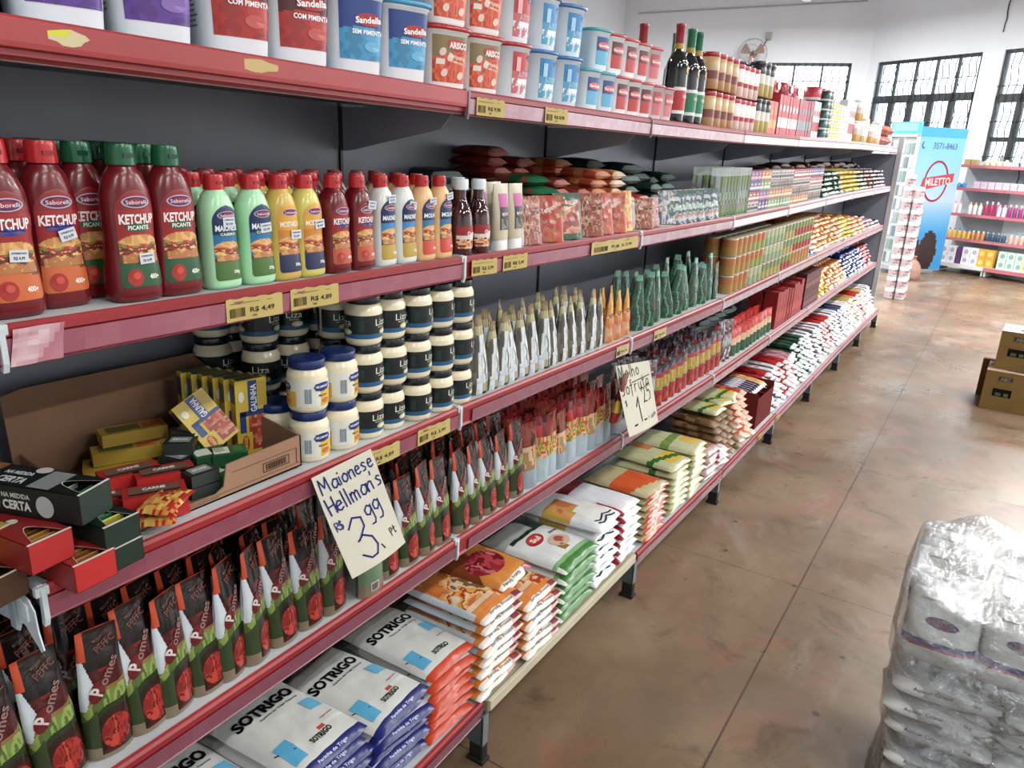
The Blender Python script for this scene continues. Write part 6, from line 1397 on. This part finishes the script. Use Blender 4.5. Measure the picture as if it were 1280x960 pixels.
# ------------------------------------------------------------------ wrapped sugar bales
wrap = bpy.data.materials.new('clear_shrink_wrap'); wrap.use_nodes = True; wn = wrap.node_tree; wn.nodes.remove(wn.nodes['Principled BSDF']); out = wn.nodes['Material Output']
tr_ = wn.nodes.new('ShaderNodeBsdfTransparent'); gl_ = wn.nodes.new('ShaderNodeBsdfGlossy'); gl_.inputs['Roughness'].default_value = .09; mxs = wn.nodes.new('ShaderNodeMixShader')
tr_.inputs['Color'].default_value = (.93, .95, .97, 1)
fr_ = wn.nodes.new('ShaderNodeLayerWeight'); fr_.inputs['Blend'].default_value = .35
mr = wn.nodes.new('ShaderNodeMapRange'); mr.inputs['To Min'].default_value = .16; mr.inputs['To Max'].default_value = .6; wn.links.new(fr_.outputs['Facing'], mr.inputs['Value'])
tcw = wn.nodes.new('ShaderNodeTexCoord'); nw = wn.nodes.new('ShaderNodeTexNoise'); nw.inputs['Scale'].default_value = 26; nw.inputs['Detail'].default_value = 4; nw.inputs['Distortion'].default_value = 1.6
mw = wn.nodes.new('ShaderNodeMapping'); mw.inputs['Scale'].default_value = (1, .6, 1.2); mw.inputs['Rotation'].default_value = (0, .3, .5); wn.links.new(tcw.outputs['Object'], mw.inputs['Vector']); wn.links.new(mw.outputs['Vector'], nw.inputs['Vector'])
bw = wn.nodes.new('ShaderNodeBump'); bw.inputs['Strength'].default_value = .9; bw.inputs['Distance'].default_value = .02; wn.links.new(nw.outputs['Fac'], bw.inputs['Height']); wn.links.new(bw.outputs['Normal'], gl_.inputs['Normal'])
df_ = wn.nodes.new('ShaderNodeBsdfDiffuse'); df_.inputs['Color'].default_value = (.62, .70, .74, 1); md_ = wn.nodes.new('ShaderNodeMixShader')
nd2 = wn.nodes.new('ShaderNodeTexNoise'); nd2.inputs['Scale'].default_value = 9; nd2.inputs['Detail'].default_value = 5; nd2.inputs['Distortion'].default_value = 2.5; wn.links.new(mw.outputs['Vector'], nd2.inputs['Vector'])
mr2 = wn.nodes.new('ShaderNodeMapRange'); mr2.inputs['From Min'].default_value = .42; mr2.inputs['From Max'].default_value = .72; mr2.inputs['To Min'].default_value = .06; mr2.inputs['To Max'].default_value = .6; wn.links.new(nd2.outputs['Fac'], mr2.inputs['Value'])
wn.links.new(mr2.outputs['Result'], md_.inputs['Fac']); wn.links.new(tr_.outputs[0], md_.inputs[1]); wn.links.new(df_.outputs[0], md_.inputs[2])
wn.links.new(mr.outputs['Result'], mxs.inputs['Fac']); wn.links.new(md_.outputs[0], mxs.inputs[1]); wn.links.new(gl_.outputs[0], mxs.inputs[2]); wn.links.new(mxs.outputs[0], out.inputs['Surface'])
def sugar_flat(seed):
    # a bag lying down, its flank with the sugar lettering to the front (-Y)
    g = G(); w, d, h = .235, .18, .062
    b = lambda u, v: max(0, 1 - abs(2 * u - 1) ** 3) ** .5
    n = 22
    def P(u, v):   # u along width, v round the section
        t = max(0, 1 - abs(2 * u - 1) ** 3.2) ** .5; a_ = 2 * pi * v
        r = (.18 + .82 * t) * (1 + .05 * (vn(u * 6, (v * 8) % 8, seed) - .5))
        y = d / 2 * math.copysign(abs(cos(a_)) ** .75, cos(a_)) * (.86 + .14 * t); z = h / 2 * math.copysign(abs(sin(a_)) ** .8, sin(a_)) * r
        return ((u - .5) * w, y + d / 2, z + h / 2)
    def cf(u, v):
        v = v % 1
        if .56 < v < .62: return '#3c4488'
        return '#d5d9d6'
    g.grid(20, 30, P, cf)
    for uu, rv in ((0, False), (1, True)): pts = [P(uu, k / 12) for k in range(12)]; g.add(pts, [tuple(range(12)) if rv else tuple(reversed(range(12)))], '#d5d9d6')
    mp = lambda a_, b_: (a_, P(a_ / w + .5, .5 - .02)[1] - .003 - .004 * 0, b_)
    def mp(a_, b_):
        u = a_ / w + .5; v = .5 - (b_ - h / 2) / h * .22; p = P(u, v); return (p[0], p[1] - .0015, p[2])
    text(g, 'A\u00e7\u00facar Cristal', mp, -.03, h * .68, .011, '#4c5058', .085, .01); text(g, '2kg', mp, .065, h * .68, .010, '#4c5058', .018, .01)
    return Proto('sugar_bag', g.mesh('sugar_bag', SACK))
SF = sugar_flat(3)
def sugar_up(seed):
    g = G(); w, d, h = .160, .092, .175
    def P(u, v):
        a_ = 2 * pi * u; t = max(0, 1 - abs(2 * v - 1) ** 3) ** .5; r = .15 + .85 * t
        x = w / 2 * math.copysign(abs(cos(a_)) ** .6, cos(a_)) * (.90 + .10 * t); y = d / 2 * math.copysign(abs(sin(a_)) ** .7, sin(a_)) * r * (1 + .06 * (vn(u * 10, v * 7, seed) - .5))
        return (x, y + d / 2, h * v)
    def cf(u, v):
        if u > .5:
            s = (u - .5) * 2; e = .30 + .07 * (2 * s - 1) ** 2 + .03 * s
            if e - .075 < v < e: return '#343c8c'
            if e - .11 < v < e - .075: return '#b84444'
        return '#d9ddd8'
    g.grid(72, 64, P, cf)
    g.add([P(k / 16, 1) for k in range(16)], [tuple(range(16))], '#d9ddd8'); g.add([P(k / 16, 0) for k in range(16)], [tuple(reversed(range(16)))], '#d9ddd8')
    def mp(a_, b_):
        c = max(-.98, min(.98, a_ / (w / 2) / 1.0)); ac = math.acos(math.copysign(abs(c) ** (1 / .6), c)); p = P(1 - ac / (2 * pi), b_ / h); return (p[0], p[1] - .0015, p[2])
    disc(g, mp, .0, .100, .036, .013, '#5c3c7c', 22, R(-4)); disc(g, lambda a_, b_: (lambda p: (p[0], p[1] - .001, p[2]))(mp(a_, b_)), .0, .100, .031, .0098, '#8c4464', 22, R(-4))
    text(g, 'JALLES', lambda a_, b_: (lambda p: (p[0], p[1] - .002, p[2]))(mp(a_, b_)), .0, .100, .012, '#3c2c6c', .05, .02, R(-4))
    text(g, 'Contem 2kg', mp, -.03, .152, .006, '#5c6068', .05)
    return Proto('sugar_bag', g.mesh('sugar_bag', SACK))
SU = sugar_up(5)
def bale(name, loc, rz, bags, hull, label):
    r = bpy.data.objects.new(name, None); COL.objects.link(r); r.location = loc; r.rotation_euler = (0, 0, rz); tag(r, label, 'bale', 'shrink wrapped sugar bales')
    for P, x, y, z, a_, rx_ in bags:
        o = mkobj('sugar_bag', P.root, r); o.location = (x, y, z); o.rotation_euler = (rx_, 0, a_)
    g = G(); w, d, h, fn = hull
    def S(u, v):   # u around, v from bottom to top
        a_ = 2 * pi * u; t = min(1, max(0, v)); 
        cx_, cy_ = w / 2, d / 2; k = 5
        e = 2 / k; X = math.copysign(abs(cos(a_)) ** e, cos(a_)); Y_ = math.copysign(abs(sin(a_)) ** e, sin(a_))
        if t < .78: s_ = 1.0 + .02 * sin(t * 14 + u * 40) ; z = h * t / .78
        else: q = (t - .78) / .22; s_ = 1 - q ** 1.6; z = h
        x = cx_ + X * (w / 2 + .008) * s_; y = cy_ + Y_ * (d / 2 + .008) * s_
        z = z + fn(x, y) * (t ** 1.2) + .006 * (vn(u * 30, v * 9, 3) - .5)
        if t < .06: s_ = .9 
        return (x + .008 * (vn(u * 26, v * 12, 8) - .5), y + .010 * (vn(u * 26 + 9, v * 12, 9) - .5), max(.002, z))
    g.grid(110, 40, S, '#ffffff'); o = mkobj('shrink_wrap', g.mesh('shrink_wrap', wrap), r)
pw, ph = .240, .062
def flats(n, sx): return [(SF, .118 + c * pw + sx * (l % 2), .008 + .185 * f, .004 + l * ph, R(ru(-6, 6)), R(ru(-7, 3))) for l in range(n) for c in range(3) for f in range(2)]
bale('sugar_bale', (.0, 1.84, .001), R(3), flats(3, .012), (.72, .40, .192, lambda x, y: 0), 'shrink wrapped bale of sugar bags at the very bottom, on the floor')
bale('sugar_bale', (-.015, 1.855, .207), R(2), flats(3, -.010), (.72, .40, .192, lambda x, y: 0), 'shrink wrapped bale of sugar bags lying flat in the middle of the pile')
up_ = [(SU, .088 + c * .166, .020 + .095 * f + .0, .044 + .012 * f, R(ru(-4, 4)), R(-25)) for c in range(4) for f in range(4)]
bale('sugar_bale', (-.03, 1.83, .414), R(1), up_, (.68, .46, .205, lambda x, y: .085 * max(0, y) / .46 * max(0, 1 - abs(x - .14) / .30) + .012 * sin(x * 30) * sin(y * 25)), 'topmost shrink wrapped bale with two logo bags facing the aisle')

# ------------------------------------------------------------------ light
wd = bpy.data.worlds.new('overcast_sky'); SC.world = wd; wd.use_nodes = True; bg = wd.node_tree.nodes['Background']
bg.inputs['Color'].default_value = (.86, .94, 1.0, 1); bg.inputs['Strength'].default_value = WORLD
def tube_light(x, y, rot, power, col=(1.0, .985, .96), sx=1.2, sy=.16, label='added ceiling tube'):
    r = bpy.data.objects.new('added_ceiling_light', None); COL.objects.link(r); r.location = (x, y, HC - .5); tag(r, 'unseen tube luminaire added under the ceiling to light the room', 'added ceiling light', 'added ceiling tube luminaires')
    g = G(); g.box(-sx / 2, sx / 2, -.06, .06, .0, .05, '#e8e8e8', .006); mkobj('housing', g.mesh('housing', PLASTIC), r)
    ld = bpy.data.lights.new('tube', 'AREA'); ld.shape = 'RECTANGLE'; ld.size = sx; ld.size_y = sy; ld.energy = power; ld.color = col
    lo = bpy.data.objects.new('tube', ld); COL.objects.link(lo); lo.parent = r; lo.location = (0, 0, -.02)
    r.rotation_euler = (0, 0, rot)
for x, y, p in LIGHTS: tube_light(x, y, pi / 2, p)

# ------------------------------------------------------------------ camera
from mathutils import Matrix
p_, y_, r_ = R(17.555076), R(31.850278), R(2.59812)
fw = (-sin(y_) * cos(p_), cos(y_) * cos(p_), -sin(p_)); rt0 = (cos(y_), sin(y_), 0)
up0 = (rt0[1] * fw[2] - rt0[2] * fw[1], rt0[2] * fw[0] - rt0[0] * fw[2], rt0[0] * fw[1] - rt0[1] * fw[0])
rt = [cos(r_) * a + sin(r_) * b for a, b in zip(rt0, up0)]; up = [-sin(r_) * a + cos(r_) * b for a, b in zip(rt0, up0)]
cd = bpy.data.cameras.new('camera'); cam = bpy.data.objects.new('camera', cd); COL.objects.link(cam)
cam.matrix_world = Matrix(((rt[0], up[0], -fw[0], 0), (rt[1], up[1], -fw[1], 0), (rt[2], up[2], -fw[2], 1.6), (0, 0, 0, 1)))
cd.sensor_width = 36; cd.lens = 957.569 / 1280 * 36; cd.clip_start = .05
SC.camera = cam
SC.view_settings.view_transform = 'Standard'; SC.view_settings.look = 'None'; SC.view_settings.gamma = 1; SC.view_settings.use_curve_mapping = False
SC.view_settings.exposure = EXPOSURE
SC.cycles.max_bounces = 6; SC.cycles.diffuse_bounces = 4; SC.cycles.glossy_bounces = 3; SC.cycles.transparent_max_bounces = 10; SC.cycles.transmission_bounces = 4
SC.cycles.use_denoising = True; SC.cycles.sample_clamp_indirect = 4
